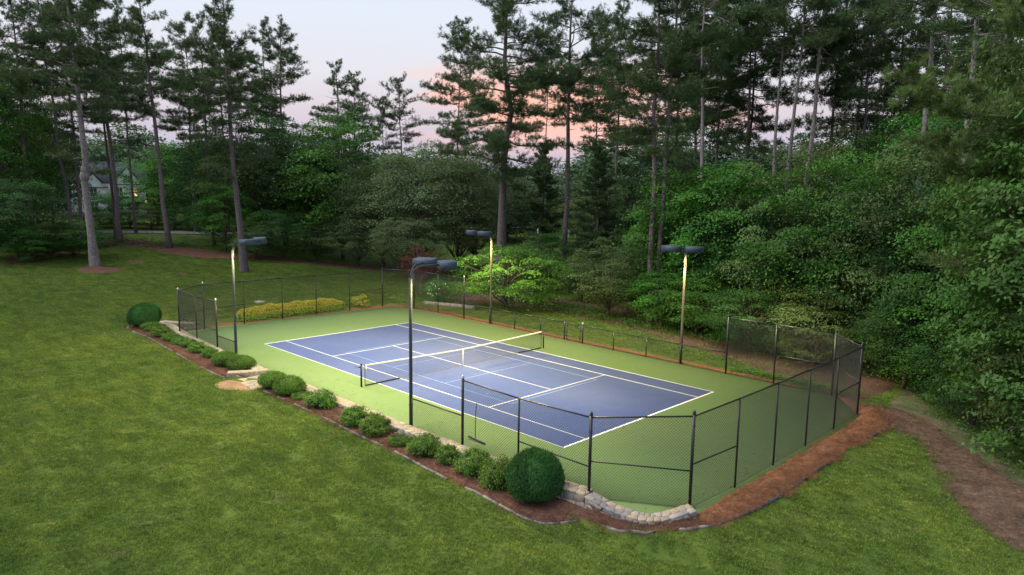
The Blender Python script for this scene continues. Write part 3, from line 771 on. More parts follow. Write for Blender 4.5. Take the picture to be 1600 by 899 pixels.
# path direction chosen so that the outer (lawn) face is on the right-hand side
stone_wall('stone_wall', 'low stone retaining wall along the row of small shrubs left of the steps, turning out at the dirt patch', [(-21.4,-8.15,.38,.1),(-16.3,-8.5,.20,-.05),(-11,-8.75,.17,-.1),(-6.6,-8.85,.18,-.15),(-5.75,-8.95,.18,-.15)], .45, .34, .40, 11)
stone_wall('stone_wall', 'short curved stone return wall beside the flagstone step, left of the two rounded shrubs', [(-5.95,-10.25,.20,-.12),(-5.75,-9.9,.2,-.12),(-5.45,-9.35,.2,-.12),(-5.3,-8.95,.19,-.12),(-5.25,-8.5,.19,-.12)][::-1] if False else [(-5.25,-8.45,.19,-.13),(-5.33,-8.95,.19,-.13),(-5.5,-9.45,.2,-.13),(-5.75,-9.9,.2,-.13),(-5.98,-10.28,.20,-.13)][::-1], .36, .24, .32, 12, inner_face=True)
stone_wall('stone_wall', 'long straight stone retaining wall with pale cap below the net and behind the row of shrubs', [(-3.3,-8.72,.12,-.22),(0,-8.70,.11,-.24),(6,-8.82,.15,-.26),(12,-8.78,.20,-.26),(14.2,-8.6,.25,-.26),(15.32,-8.48,.25,-.25)], .46, .30, .36, 13)
stone_wall('stone_wall', 'curved grey stone wall dipping low around the near fence corner, with stepped end', [(15.33,-8.48,.20,-.26),(15.75,-8.46,.12,-.27),(16.2,-8.42,.05,-.27),(16.7,-8.36,.02,-.27),(17.1,-8.28,.02,-.27),(17.5,-8.06,.03,-.28),(17.78,-7.72,.07,-.28),(18.0,-7.35,.16,-.28),(18.22,-6.95,.24,-.28)], .40, .21, .25, 14, capmat='stone')
stone_wall('stone_wall', 'small brown stone wall holding the lawn at the far left fence corner', [(-18.75,-6.7,.36,-.03),(-19.2,-7.3,.38,-.03),(-20.0,-8.0,.40,-.02),(-20.8,-8.2,.40,0)][::-1] if False else [(-20.9,-8.05,.42,-.02),(-20.1,-7.75,.42,-.02),(-19.5,-7.3,.42,-.02),(-19.05,-6.7,.40,-.02)], .35, .26, .34, 15)

# flagstone landing of the step
st = empty('flagstone_step', (-4.5, -9.4, -.1)); tag(st, 'flagstone landing of the step between the two stone walls, beside the dirt patch', 'step')
rg = random.Random(5)
for c in cells(2.15, 1.95, .55, .5, rg):
    def f(u, v, d): return (-5.4+u+4.5, -10.35+v+9.4, .0+d+(.06 if v > 1.2 else 0))
    stone_piece('flagstone', c, f, .04, M['cap'], st, rg, gap=.012, base=.1)
mb = MB(); mb.box((-.95, -.95, -.2), (1.25, 1.0, .015)); mb.obj('mortar_bed', M['mortar'], st)
for c in cells(2.2, .4, .5, .4, rg):
    def f(u, v, d): return (-5.4+u+4.5, -8.9+v+9.4, .10+d)
    stone_piece('flagstone', c, f, .04, M['cap'], st, rg, gap=.012, base=.2)

# stone edging of the beds: long narrow pieces, laid end to end
def edging(label, pts, mat, seed, Lp=(.5, .9), wdt=.11, hgt=.07, name='bed_edging', wob=.015, skip=0.0):
    rg = random.Random(seed); root = empty(name, (pts[0][0], pts[0][1], 0)); tag(root, label, 'edging')
    P = Path([(x, y, 0, 0) for x, y in pts]); u = 0
    while u < P.L-.2:
        l = min(rg.uniform(*Lp), P.L-u)
        if rg.random() >= skip:
            k = 3; V = []; F = []
            for i in range(k+1):
                q = P.at(u+.015+(l-.03)*i/k); nn = P.nrm(u+l*i/k); ww = wdt*rg.uniform(.8, 1.15)/2
                zz = Tz(q[0], q[1])+rg.uniform(-wob, wob)*.5
                a = q[:2]-nn*ww; b = q[:2]+nn*ww
                for (x, y), z in ((a, zz-.05), (b, zz-.05), (b, zz+hgt), (a, zz+hgt)): V.append((x-pts[0][0], y-pts[0][1], z))
            for i in range(k):
                for j in range(4): m_ = (j+1) % 4; F.append((i*4+j, i*4+m_, i*4+4+m_, i*4+4+j))
            F += [(3, 2, 1, 0), (k*4, k*4+1, k*4+2, k*4+3)]
            mb = MB(); mb.add(V, F); mb.obj('edging_stone', mat, root)
        u += l
    return root
edging('grey stone edging of the shrub bed left of the step', [p for p in BED_L[1:8]], M['edge'], 3, wdt=.08, hgt=.045, skip=.25)
edging('grey stone edging curving along the long shrub bed and the globe shrub', [p for p in BED_R[0:21]], M['edge'], 4, wdt=.08, hgt=.05, skip=.15)
M['timber'] = plain('dark_edging', (.055, .055, .065), .8, var=.4, bmp=.3)
edging('dark edging along the pine straw strip outside the right fence', [p for p in BED_S[0:9]], M['timber'], 6, (.9, 1.6), .09, .09, skip=.05)
# low landscape wall behind the far corner
edging('low weathered timber edging behind the far fence corner, below the white flowering shrub', [(-17.3,10.9),(-14.8,11.6),(-12.6,12.3)], M['edge'], 8, (1.1, 1.6), .25, .32, name='landscape_wall')

# ---------------------------------------------------------------- chain link fences
def chain_mesh(p0, p1, b0, b1, t0, t1, parent, sp=.068, r=.0044):
    """diagonal wires between two posts; b/t = bottom and top heights at the two ends"""
    x0, y0 = p0; x1, y1 = p1; Ln = math.dist(p0, p1); ux, uy = (x1-x0)/Ln, (y1-y0)/Ln
    top = lambda u: t0+(t1-t0)*u/Ln
    bot = lambda u: b0+(b1-b0)*u/Ln
    zmin = min(b0, b1); zmax = max(t0, t1); H = zmax-zmin; mb = MB(); s_ = sp*math.sqrt(2)
    Q = []
    def clip(a, b):
        ts = [0., 1.]; 
        lo, hi = 0., 1.
        for (fa, fb) in ((top(a[0])-a[1], top(b[0])-b[1]), (a[1]-bot(a[0]), b[1]-bot(b[0])), (a[0], b[0]), (Ln-a[0], Ln-b[0])):
            if fa < 0 and fb < 0: return None
            if fa < 0: lo = max(lo, fa/(fa-fb))
            elif fb < 0: hi = min(hi, fa/(fa-fb))
        if hi-lo < 1e-3: return None
        g = lambda t: (a[0]+(b[0]-a[0])*t, a[1]+(b[1]-a[1])*t)
        return g(lo), g(hi)
    for k in np.arange(-H, Ln, s_):
        for sg in (1, -1):
            a, b = ((k, zmin), (k+H, zmax)) if sg > 0 else ((k+H, zmin), (k, zmax))
            c = clip(a, b)
            if c: Q.append((c[0], c[1], sg))
    for a, b, sg in Q:
        d = Vector((b[0]-a[0], b[1]-a[1])).normalized(); nu, nz = -d.y*r, d.x*r
        o = .002*sg
        V = []
        for q in (a, b):
            for (du, dn, dz) in ((nu, 0, nz), (-nu, 0, -nz), (0, r*1.7, 0)):
                u = q[0]+du; V.append((x0+ux*u-uy*(dn+o), y0+uy*u+ux*(dn+o), q[1]+dz))
        mb.add(V, [(0, 1, 4, 3), (1, 2, 5, 4), (2, 0, 3, 5)])
    if mb.n: return tag(mb.obj('chain_mesh', M['wire'], parent), kind='stuff')
def post(x, y, z0, z1, r, parent, cap=None, name='post', mat=None):
    mb = MB(); mb.tube([(x, y, z0), (x, y, (z0+z1)/2), (x, y, z1)], r, 10)
    o = mb.obj(name, mat or M['steel'], parent, smooth=False)
    if cap:
        c = MB(); c.ball((x, y, z1+.02), r*1.12, 8, 6, (1, 1, 1.2)); c.tube([(x, y, z1-.04), (x, y, z1+.01)], r*1.18, 8)
        c.obj('post_cap', M[cap], o)
    return o
def rail(a, b, r, parent, name='rail', mat=None):
    mb = MB(); mb.tube([a, ((a[0]+b[0])/2, (a[1]+b[1])/2, (a[2]+b[2])/2), b], r, 8); return mb.obj(name, mat or M['steel'], parent)
def bands(x, y, zs, r, o):
    for z in zs:
        mb = MB(); mb.tube([(x, y, z-.012), (x, y, z+.012)], r*1.25, 8); mb.obj('tension_band', M['steel'], o)
def fence(label, posts, mid=(), seed=0, nomesh=()):
    """posts: (x, y, base, top, terminal?)"""
    cx, cy = posts[0][0], posts[0][1]
    root = empty('chain_link_fence', (cx, cy, 0)); tag(root, label, 'fence')
    root_inv = lambda o: setattr(o, 'location', (-cx, -cy, 0))
    ch = []
    for i, (x, y, b, t, term) in enumerate(posts):
        po = post(x, y, b-.05, t+(.10 if term else .0), .048 if term else .034, root, {0: None, 1: 'steel', 2: 'galv'}[term]); ch.append(po)
        if term and math.dist((x, y), (CAM.x, CAM.y)) < 34: bands(x, y, np.arange(b+.35, t, .45), .048, po)
    for i in range(len(posts)-1):
        a, b = posts[i], posts[i+1]
        tb = b[3] if not b[4] else b[3]
        ch.append(rail((a[0], a[1], a[3]), (b[0], b[1], b[3]), .027, root))
        c = chain_mesh((a[0], a[1]), (b[0], b[1]), a[2]+.03, b[2]+.03, a[3], b[3], root); ch.append(c)
        w_ = MB(); w_.tube([(a[0], a[1], a[2]+.05), (b[0], b[1], b[2]+.05)], .006, 4); ch.append(w_.obj('tension_wire', M['wire'], root))
        if i in mid:
            h = mid[i] if isinstance(mid, dict) else 1.05
            ch.append(rail((a[0], a[1], h), (b[0], b[1], h), .024, root, 'mid_rail'))
    for c in ch: root_inv(c)
    return root
NY = -8.2
# near side, left group round to the far corner
fence('tall black chain link fence closing the left end, behind the yellow hedge',
  [(-12.05,NY,.05,2.85,2),(-15.0,NY,.08,2.8,0),(-17.75,NY,.12,2.85,2),(-18.65,-6.3,0,2.98,2),(-18.8,-3.5,0,2.95,0),(-18.8,-.7,0,2.95,0),(-18.8,2.0,0,2.95,0),(-18.8,4.85,0,2.95,0),(-18.88,7.95,0,3.0,1),(-16.6,9.35,0,3.0,1),(-13.6,9.35,0,2.98,0),(-10.6,9.35,0,2.98,2)], mid={0: 1.15, 1: 1.15, 2: 1.3, 3: 1.35, 7: 1.4})
fence('low black chain link panel on the wall next to the left lamp pole', [(-12.05,NY,.05,.87,0),(-9.7,NY,.05,.87,0)])
fence('low black chain link fence along the far side, left of the gate', [(-10.6,9.35,0,1.12,0),(-7.85,9.35,0,1.12,0),(-5.3,9.3,0,1.12,0),(-2.9,9.27,0,1.12,0),(-.78,9.25,0,1.15,1)])
fence('low black chain link fence along the far side, right of the gate', [(.72,9.2,0,1.15,2),(3.15,9.15,0,1.12,0),(5.5,9.12,0,1.12,0),(7.75,9.12,0,1.12,0),(10.5,9.1,0,1.12,0)])
fence('tall black chain link fence wrapping the right end and near corner by the curved wall',
  [(10.5,9.1,0,2.98,1),(13.1,9.1,0,2.98,0),(15.95,9.12,0,2.98,1),(17.85,6.95,0,2.98,1),(17.92,4.16,0,2.95,0),(17.93,1.39,0,2.95,0),(17.95,-1.35,0,2.95,0),(17.95,-4.1,0,2.95,0),(17.8,-6.6,0,2.88,1),(15.25,NY,0,2.58,1),(12.2,NY,0,2.5,0),(9.35,NY,0,2.55,2)], mid={1: 1.45, 2: 1.45, 3: 1.45, 7: 1.4, 8: 1.2, 9: 1.02})
fence('low black chain link panel between the tall lamp pole and the near fence', [(6.32,NY,0,1.2,0),(9.35,NY,0,1.22,0)])
g = empty('gate', (0, 9.22, 0)); tag(g, 'narrow chain link gate in the low far fence, with two light capped posts', 'gate')
for x in (-.58, .52): post(x, .0, 0.03, 1.14, .026, g, None, 'gate_frame')
for z in (.1, 1.10): rail((-.58, 0, z), (.52, 0, z), .022, g, 'gate_rail')
chain_mesh((-.58, 0), (.52, 0), .1, .1, 1.1, 1.1, g)
mb = MB(); mb.box((-.80, -.03, .3), (-.55, .03, .36)); mb.box((-.80, -.03, .9), (-.55, .03, .96)); mb.obj('hinge', M['steel'], g)
mb = MB(); mb.box((.50, -.05, .78), (.72, .05, .84)); mb.obj('latch', M['steel'], g)

# ---------------------------------------------------------------- net
nt_ = empty('tennis_net', (0, 0, 0)); tag(nt_, 'black tennis net with white top band and centre strap across the blue court', 'net')
NP = 6.40
for s in (-1, 1):
    p = post(0, s*NP, -.05, 1.09, .045, nt_, None, 'net_post'); 
    c = MB(); c.ball((0, s*NP, 1.09), .05, 8, 4); c.obj('post_cap', M['steel'], p)
    mb = MB(); mb.tube([(0, s*(NP-.20), .03), (0, s*(NP-.20), 1.06)], .018, 6); mb.obj('net_rod', M['steel'], nt_)
def nh(y): return .914+(1.06-.914)*(abs(y)/NP)**1.15
ys = np.linspace(-NP+.2, NP-.2, 31)
mb = MB()
for a, b in zip(ys, ys[1:]):
    za, zb = nh(a), nh(b)
    for sx in (1,):
        mb.add([(-.012, a, za-.075), (.012, a, za-.075), (.012, a, za), (-.012, a, za), (-.012, b, zb-.075), (.012, b, zb-.075), (.012, b, zb), (-.012, b, zb)],
               [(0,1,5,4),(1,2,6,5),(2,3,7,6),(3,0,4,7)])
mb.obj('top_band', M['band'], nt_)
mb = MB(); k = 0
for y in np.arange(-NP+.2, NP-.2, .048):
    h = nh(y)-.075; mb.add([(-.0015, y-.0016, .03), (.0015, y+.0016, .03), (.0015, y+.0016, h), (-.0015, y-.0016, h)], [(0, 1, 2, 3)])
for z in np.arange(.05, .98, .048):
    for a, b in zip(ys, ys[1:]):
        za = z*nh(a)/1.06; zb = z*nh(b)/1.06
        mb.add([(.001, a, za-.0018), (.001, b, zb-.0018), (.001, b, zb+.0018), (.001, a, za+.0018)], [(0, 1, 2, 3)])
tag(mb.obj('netting', M['net'], nt_), kind='stuff')
mb = MB(); mb.box((-.014, -.028, .005), (.014, .028, .915)); mb.obj('centre_strap', M['band'], nt_)
mb = MB(); mb.tube([(0, -NP+2.2, .035), (0, 0, .03), (0, NP-2.2, .035)], .013, 6); mb.obj('bottom_cord', M['netcord'], nt_)
for s in (-1, 1):
    mb = MB(); mb.box((-.01, min(s*(NP-.2), s*(NP-2.2)), .012), (.01, max(s*(NP-.2), s*(NP-2.2)), .07)); mb.obj('bottom_band', M['net'], nt_)
mb = MB(); mb.tube([(0, -NP-.05, .98), (0, -NP-.16, .98)], .03, 8); mb.tube([(0, -NP-.16, .98), (-.1, -NP-.20, 1.0), (-.22, -NP-.20, .96)], .012, 6); mb.obj('crank', M['steel'], nt_)
mb = MB(); mb.box((-.03, -NP+.24, .80), (.03, -NP+.30, .95)); mb.obj('tension_tag', M['band'], nt_)

# ---------------------------------------------------------------- lamp poles
# wide sports throw of the shoebox heads: little straight down, most of it outwards, nothing above the horizon
IES = bpy.data.texts.new('wide_throw')
_va = [0, 10, 20, 30, 40, 50, 60, 66, 72, 78, 90, 180]; _cd = [1.0, 1.05, 1.2, 1.5, 2.0, 2.8, 3.8, 3.8, 2.6, .8, 0, 0]
IES.write('IESNA:LM-63-2002\nTILT=NONE\n1 -1 1 %d 1 1 2 0 0 0\n1.0 1.0 0\n' % len(_va)+' '.join(map(str, _va))+'\n0\n'+' '.join(map(str, _cd))+'\n')
def lamp_pole(label, x, y, dirs, zb=0, far=False, top=5.95):
    root = empty('lamp_pole', (x, y, zb)); tag(root, label, 'lamp post', 'lamp poles around the court')
    pm = M['pole_far'] if far else M['pole']
    mb = MB(); mb.tube([(0, 0, -.02), (0, 0, 2), (0, 0, 4), (0, 0, top-zb)], [.075, .07, .065, .062], 12); mb.obj('pole', pm, root, smooth=True)
    mb = MB(); mb.tube([(0, 0, -.02), (0, 0, .05)], .13, 12); mb.tube([(0, 0, .9), (0, 0, .95)], .085, 12); mb.obj('base_collar', M['steel'], root)
    for dx, dy in dirs:
        l = math.hypot(dx, dy); dx /= l; dy /= l
        a0 = top-zb-.55; pts = [(dx*.03, dy*.03, a0), (dx*.04, dy*.04, a0+.55)]
        for k in range(1, 7):
            t = k/6*math.pi/2; pts.append((dx*(.05+.48*(1-math.cos(t))), dy*(.05+.48*(1-math.cos(t))), a0+.55+.48*math.sin(t)))
        zt = pts[-1][2]; pts.append((dx*1.12, dy*1.12, zt+.03))
        mb = MB(); mb.tube(pts, .036, 10); arm = mb.obj('arm', M['pole'], root, smooth=True)
        # shoebox housing
        hw, hl, hh = .43, .31, .155; c = 1.12+hl; z = zt+.02
        def W(u, v, zz):
            tilt = -.0
            return (dx*(c+u)-dy*v, dy*(c+u)+dx*v, z+zz+u*.05)
        mb = MB()
        V = [W(-hl,-hw,-hh),W(hl,-hw,-hh),W(hl,hw,-hh),W(-hl,hw,-hh), W(-hl,-hw,hh-.02),W(hl,-hw,hh-.02),W(hl,hw,hh-.02),W(-hl,hw,hh-.02), W(-hl+.02,-hw+.02,hh),W(hl-.02,-hw+.02,hh),W(hl-.02,hw-.02,hh),W(-hl+.02,hw-.02,hh),
             W(-hl+.03,-hw+.03,-hh),W(hl-.03,-hw+.03,-hh),W(hl-.03,hw-.03,-hh),W(-hl+.03,hw-.03,-hh), W(-hl+.03,-hw+.03,-hh+.25),W(hl-.03,-hw+.03,-hh+.25),W(hl-.03,hw-.03,-hh+.25),W(-hl+.03,hw-.03,-hh+.25)]
        F = [(8,9,10,11)]
        for i in range(4):
            j = (i+1) % 4; F += [(i, j, 4+j, 4+i), (4+i, 4+j, 8+j, 8+i), (i, 12+i, 12+j, j), (12+i, 16+i, 16+j, 12+j)]
        mb.add(V, F); ho = mb.obj('lamp_head', M['housing'], root)
        mb = MB(); mb.add([W(-hl+.035,-hw+.035,-hh+.24),W(-hl+.035,hw-.035,-hh+.24),W(hl-.035,hw-.035,-hh+.24),W(hl-.035,-hw+.035,-hh+.24)], [(0,1,2,3)]); mb.obj('lens', M['lens'], ho)
        ld = bpy.data.lights.new('court_lamp', 'POINT'); ld.shadow_soft_size = .10; ld.energy = LAMP_W; ld.color = (1.0, .80, .40)
        ld.use_nodes = True; ln = ld.node_tree; em = ln.nodes['Emission']; ie = ln.nodes.new('ShaderNodeTexIES'); ie.mode = 'INTERNAL'; ie.ies = IES
        ln.links.new(ie.outputs[0], em.inputs['Strength'])
        lo = bpy.data.objects.new('court_lamp', ld); COL.objects.link(lo); lo.parent = ho
        lo.location = W(-.02, 0, -hh+.085)
lamp_pole('grey lamp pole with gooseneck arms on the wall at the left, before the yellow hedge', -9.58, NY, [(.35, .94), (.97, .24)])
lamp_pole('tall grey lamp pole with two box heads in the foreground, right of the net post', 6.26, NY, [(.47, .88), (-.47, .88)])
lamp_pole('pale far lamp pole with two box heads before the bright green dogwood', -7.82, 9.42, [(.47, -.88), (-.47, -.88)], far=True)
lamp_pole('pale far lamp pole with two box heads before the dark wood at the right', 7.71, 9.22, [(0, -1), (.75, -.66)], far=True)

# needles and leaves blown onto the court
rs = np.random.RandomState(61); n = 900; mb = MB()
e_ = rs.randint(0, 4, n); t_ = rs.uniform(0, 1, n); o_ = rs.exponential(.5, n)+.08
px_ = np.where(e_ == 0, 18.0-o_, np.where(e_ == 1, -18.7+o_, -18+36*t_)); py_ = np.where(e_ == 2, 9.15-o_, np.where(e_ == 3, -8.2+o_, -7+15.5*t_))
k = rs.uniform(size=n) < .12; px_[k] = rs.uniform(-17, 17, k.sum()); py_[k] = rs.uniform(-7.5, 8.8, k.sum())
c = np.stack([px_, py_, np.full(n, .0125)], 1); a = rs.uniform(0, 6.28, n); d = np.stack([np.cos(a), np.sin(a), 0*a], 1); q = np.stack([-np.sin(a), np.cos(a), 0*a], 1)
l_ = rs.uniform(.03, .10, (n, 1)); w_ = rs.uniform(.004, .022, (n, 1))
mb.fast(np.stack([c-d*l_, c+q*w_, c+d*l_, c-q*w_], 1), 4)
tag(mb.obj('court_litter', M['mulch']), 'fallen needles and small leaves along the edges of the court', 'leaf litter', None, 'stuff')

# squeegee hanging on the fence
sq = empty('court_squeegee', (9.95, -8.08, 0)); tag(sq, 'black court squeegee with long handle hanging on the near fence', 'squeegee')
mb = MB(); mb.tube([(.02, 0, 1.82), (-.03, .01, 1.5), (-.06, .02, .9), (-.06, .02, .46)], .014, 8); mb.obj('handle', M['steel'], sq)
mb = MB(); mb.tube([(-.40, 0, .47), (.46, .02, .40)], .035, 8); mb.obj('squeegee_head', M['steel'], sq)
mb = MB(); mb.box((-.40, -.01, .36), (.46, .01, .42)); mb.obj('rubber_blade', M['galv'], sq)
# ---------------------------------------------------------------- foliage builders
def leaves(mb, c, nrm, size, rs, tint, asp=.55, fold=.0):
    """diamond leaves: centre c (n,3), normal nrm (n,3), length size (n)"""
    n = len(c)
    nrm = nrm/np.maximum(np.linalg.norm(nrm, axis=1, keepdims=True), 1e-6)
    a = rs.normal(size=(n, 3)); u = np.cross(nrm, a); u /= np.maximum(np.linalg.norm(u, axis=1, keepdims=True), 1e-6); v = np.cross(nrm, u)
    s = size[:, None]/2
    q = np.stack([c-u*s, c-v*s*asp-u*s*.1, c+u*s, c+v*s*asp-u*s*.1], 1)
    mb.fast(q, 4, tint)
def rough_dir(rs, k):
    """random lobes that make a crown outline uneven"""
    d = rs.normal(size=(k, 3)); d /= np.linalg.norm(d, axis=1, keepdims=True); return d, rs.uniform(-.28, .34, k), rs.uniform(2, 7, k)
def lobes(d, L3):
    D, A, S = L3; r = np.ones(len(d))
    for i in range(len(D)): r += A[i]*np.exp(-S[i]*(1-d@D[i]))
    return r
def crown(mb, rs, centre, rad, ncl, nleaf, lsize, cr, flat=.28, shell=.5, hue=.16, low=-1.0, layered=True):
    """leaf clumps spread through the volume; returns clump centres"""
    d = rs.normal(size=(ncl*3, 3)); d /= np.linalg.norm(d, axis=1, keepdims=True); d = d[d[:, 2] > low][:ncl]
    L3 = rough_dir(rs, 9); rr = lobes(d, L3)
    t = shell+(1-shell)*rs.uniform(0, 1, len(d))**.6
    C = np.array(centre)+d*np.array(rad)*(rr*t)[:, None]
    cs = cr*rs.uniform(.6, 1.3, len(C))
    ct = rs.normal(1, hue, (len(C), 1))*np.array([1, 1, 1])+rs.normal(0, hue*.25, (len(C), 3))*np.array([1.2, .3, .8])
    m = len(C)*nleaf; ci = np.repeat(np.arange(len(C)), nleaf)
    g = rs.normal(size=(m, 3)); r2 = np.hypot(g[:, 0], g[:, 1])
    out = d[ci]
    off = np.stack([g[:, 0]*cs[ci]*.62, g[:, 1]*cs[ci]*.62, g[:, 2]*cs[ci]*flat*.6-(r2**2)*cs[ci]*.10], 1)
    P = C[ci]+off
    nr = np.stack([out[:, 0]*.5, out[:, 1]*.5, np.full(m, .85)], 1)+rs.normal(0, .42, (m, 3))
    tint = np.clip(ct[ci]*rs.normal(1, .13, (m, 1)), .25, 2.2)
    leaves(mb, P, nr, lsize*rs.uniform(.6, 1.3, m), rs, tint)
    return C
def limb_pts(a, b, rs, k=5, sag=.0, wob=.06):
    a = np.array(a, float); b = np.array(b, float); t = np.linspace(0, 1, k)[:, None]; L = np.linalg.norm(b-a)
    p = a*(1-t)+b*t; w = rs.normal(0, wob*L, (k, 3)); w[0] = 0; w[-1] = 0; p = p+w*.5; p[:, 2] += sag*L*np.sin(t[:, 0]*np.pi); return p
def broadleaf(seed, leafm, H=10., rad=(3.6, 3.6, 4.2), cz=.56, ncl=210, nleaf=95, lsize=.22, cr=.8, barkm='bark_dark', trunk=.17, low=-1., flat=.28, shell=.5, hue=.17, multi=1):
    rs = np.random.RandomState(seed); wood = MB(); leaf = MB()
    C = crown(leaf, rs, (0, 0, H*cz), rad, ncl, nleaf, lsize, cr, flat, shell, hue, low)
    for s in range(multi):
        b = (0, 0, -.3) if multi == 1 else (rs.uniform(-.4, .4), rs.uniform(-.4, .4), -.3)
        tp = limb_pts(b, (rs.uniform(-.6, .6), rs.uniform(-.6, .6), H*.84), rs, 8, wob=.015)
        wood.tube(tp, np.linspace(trunk, .03, 8)*(1 if multi == 1 else .6), 8)
        for i in rs.choice(len(C), min(26, len(C)), replace=False):
            e = C[i]; k = min(6, max(1, int((e[2]/(H)-.25)*7)+0)); k = max(1, min(6, k)); st_ = tp[k]
            if st_[2] > e[2]+.5: st_ = tp[max(1, k-1)]
            wood.tube(limb_pts(st_, e, rs, 4, .05, .05), np.linspace(trunk*.34, .012, 4), 5, cap=False)
    return wood.mesh('trunk', M[barkm], smooth=True), leaf.mesh('crown', M[leafm], tint=True)
def tufts(mb, P, D, rs, n, ln, wd, tint):
    """needle tufts at points P with directions D"""
    m = len(P)*n; i = np.repeat(np.arange(len(P)), n)
    d = D[i]*.75+rs.normal(0, .62, (m, 3)); d[:, 2] += .12; d /= np.linalg.norm(d, axis=1, keepdims=True)
    s = np.cross(d, rs.normal(size=(m, 3))); s /= np.maximum(np.linalg.norm(s, axis=1, keepdims=True), 1e-6)
    l = ln*rs.uniform(.65, 1.25, (m, 1)); b = P[i]+rs.normal(0, .05, (m, 3))
    q = np.stack([b-s*wd*.5, b+s*wd*.5, b+d*l], 1)
    mb.fast(q, 3, np.clip(tint[i]*rs.normal(1, .12, (m, 1)), .2, 2.2))
def pine(seed, H=28., cf=.55, maxL=4.6, dens=1.0, tk=None, r0=.30, needle='needle', barkm='bark', low_br=0, step=.55, tuft=(10, .33, .040), profile=None, knob=None):
    rs = np.random.RandomState(seed); wood = MB(); leaf = MB()
    if tk is None:
        n = 12; z = np.linspace(-.4, H, n); w = np.cumsum(rs.normal(0, .12, (n, 2)), 0); w -= np.outer(np.linspace(0, 1, n), w[-1]); tk = np.column_stack([w, z])
    else: tk = np.array(tk, float)
    zz = tk[:, 2]; rad = r0*np.clip(1-(zz/H)*.86, .08, 1)*(1+.35*np.exp(-np.maximum(zz, 0)/.5))
    wood.tube(tk, rad, 10)
    if knob:
        for kz, kr in knob: wood.ball((np.interp(kz, zz, tk[:, 0]), np.interp(kz, zz, tk[:, 1]), kz), kr, 10, 6, (1, 1, 1.5))
    tx = lambda h: np.array([np.interp(h, zz, tk[:, 0]), np.interp(h, zz, tk[:, 1]), h])
    P = []; D = []; TT = []
    z0 = H*cf
    hs = list(np.arange(z0, H-.3, step))+list(rs.uniform(H*.30, z0, low_br))
    for h in hs:
        f = (h-z0)/(H-z0)
        pr = (profile(f) if profile else (.55+.45*math.sin(math.pi*min(max(f, 0)*1.25+.12, 1)))*(1-max(f, 0)**4*.5))
        isl = h < z0
        for k in range((2 if rs.uniform() < .72 else (1 if rs.uniform() < .6 else 3)) if not isl else 1):
            az = rs.uniform(0, 2*np.pi); Lb = maxL*pr*rs.uniform(.45, 1.2)
            if isl: Lb = maxL*rs.uniform(.3, .8)
            el = (-.10+.85*max(f, 0)**1.5+rs.normal(0, .16)) if not isl else rs.normal(-.15, .15)
            dr = np.array([math.cos(az)*math.cos(el), math.sin(az)*math.cos(el), math.sin(el)])
            a = tx(h); b = a+dr*Lb; b[2] += .08*Lb
            bp = limb_pts(a, b, rs, 6, -.04, .05)
            wood.tube(bp, np.linspace(max(.03, r0*.16*(Lb/maxL+.4)), .012, 6), 5, cap=False)
            if rs.uniform() > dens and not isl: continue
            nt_w = max(3, int(Lb*5.2))
            for t in np.linspace(.22, 1.0, nt_w):
                c = np.array([np.interp(t, np.linspace(0, 1, 6), bp[:, j]) for j in range(3)])
                for q in range(2):
                    sd_ = rs.normal(size=3); sd_[2] = abs(sd_[2])*.35+.05; sd_ = sd_/np.linalg.norm(sd_); sd_ = sd_*.8+dr*.6; sd_ /= np.linalg.norm(sd_)
                    tl = rs.uniform(.35, 1.0)*(1.15-.5*t)*min(1.3, Lb/2.5)
                    e = c+sd_*tl
                    if tl > .6 and q == 0: wood.tube([c, e], [.018, .008], 3, cap=False)
                    tt = rs.normal(1, .17)
                    for w_ in (.55, .8, 1.0): P.append(c+sd_*tl*w_+rs.normal(0, .09, 3)); D.append(sd_); TT.append(tt)
    # dead stubs on the clear trunk
    for _ in range(9):
        h = rs.uniform(H*.3, z0); az = rs.uniform(0, 6.28); l = rs.uniform(.4, 1.9); a = tx(h)
        wood.tube([a, a+np.array([math.cos(az)*l, math.sin(az)*l, rs.uniform(-.1, .3)*l])], [.035, .01], 4, cap=False)
    P = np.array(P); D = np.array(D); TT = np.array(TT)[:, None]*np.array([[1, 1, 1]])
    tufts(leaf, P, D, rs, tuft[0], tuft[1], tuft[2], TT)
    return wood.mesh('trunk', M[barkm], smooth=True), leaf.mesh('crown', M[needle], tint=True)
def tree(name, meshes, x, y, label, cat, sc=(1, 1, 1), rz=0., lean=(0, 0), group=None, z=None):
    root = empty(name, (x, y, Tz(x, y) if z is None else z)); root.rotation_euler = (lean[0], lean[1], 0)
    tag(root, label, cat, group)
    for nme, me in zip(('trunk', 'crown'), meshes): link(nme, me, root, rot=(0, 0, rz), scale=sc)
    return root
rnd = random.Random(77)

# ---------------------------------------------------------------- pines
PV = {}
for i, (cf, mL, dn) in enumerate([(.52, 4.8, .92), (.58, 4.3, .9), (.45, 4.6, .9), (.50, 5.2, .95), (.56, 4.2, .9)]):
    PV[i] = pine(100+i, cf=cf, maxL=mL, dens=dn, low_br=(2 if i in (2, 3) else 0))
PV['B'] = pine(120, cf=.70, maxL=4.8, dens=.9, barkm='bark_pale', low_br=1)
PV['Y'] = pine(122, cf=.06, maxL=6.5, dens=1, r0=.45, step=.5, tuft=(12, .5, .06), profile=lambda f: 1.05-.85*f)
PV['S'] = pine(121, cf=.45, maxL=4.4, dens=.92, r0=.2, step=.7, profile=lambda f: (1-.55*abs(f-.45)*1.6))
cx, cy = .709, .705           # image-right direction on the ground, for leaning trunks
def bent(H, offs):
    """trunk points from (height, shift to the image right)"""
    return [(cx*o, cy*o, h) for h, o in offs]
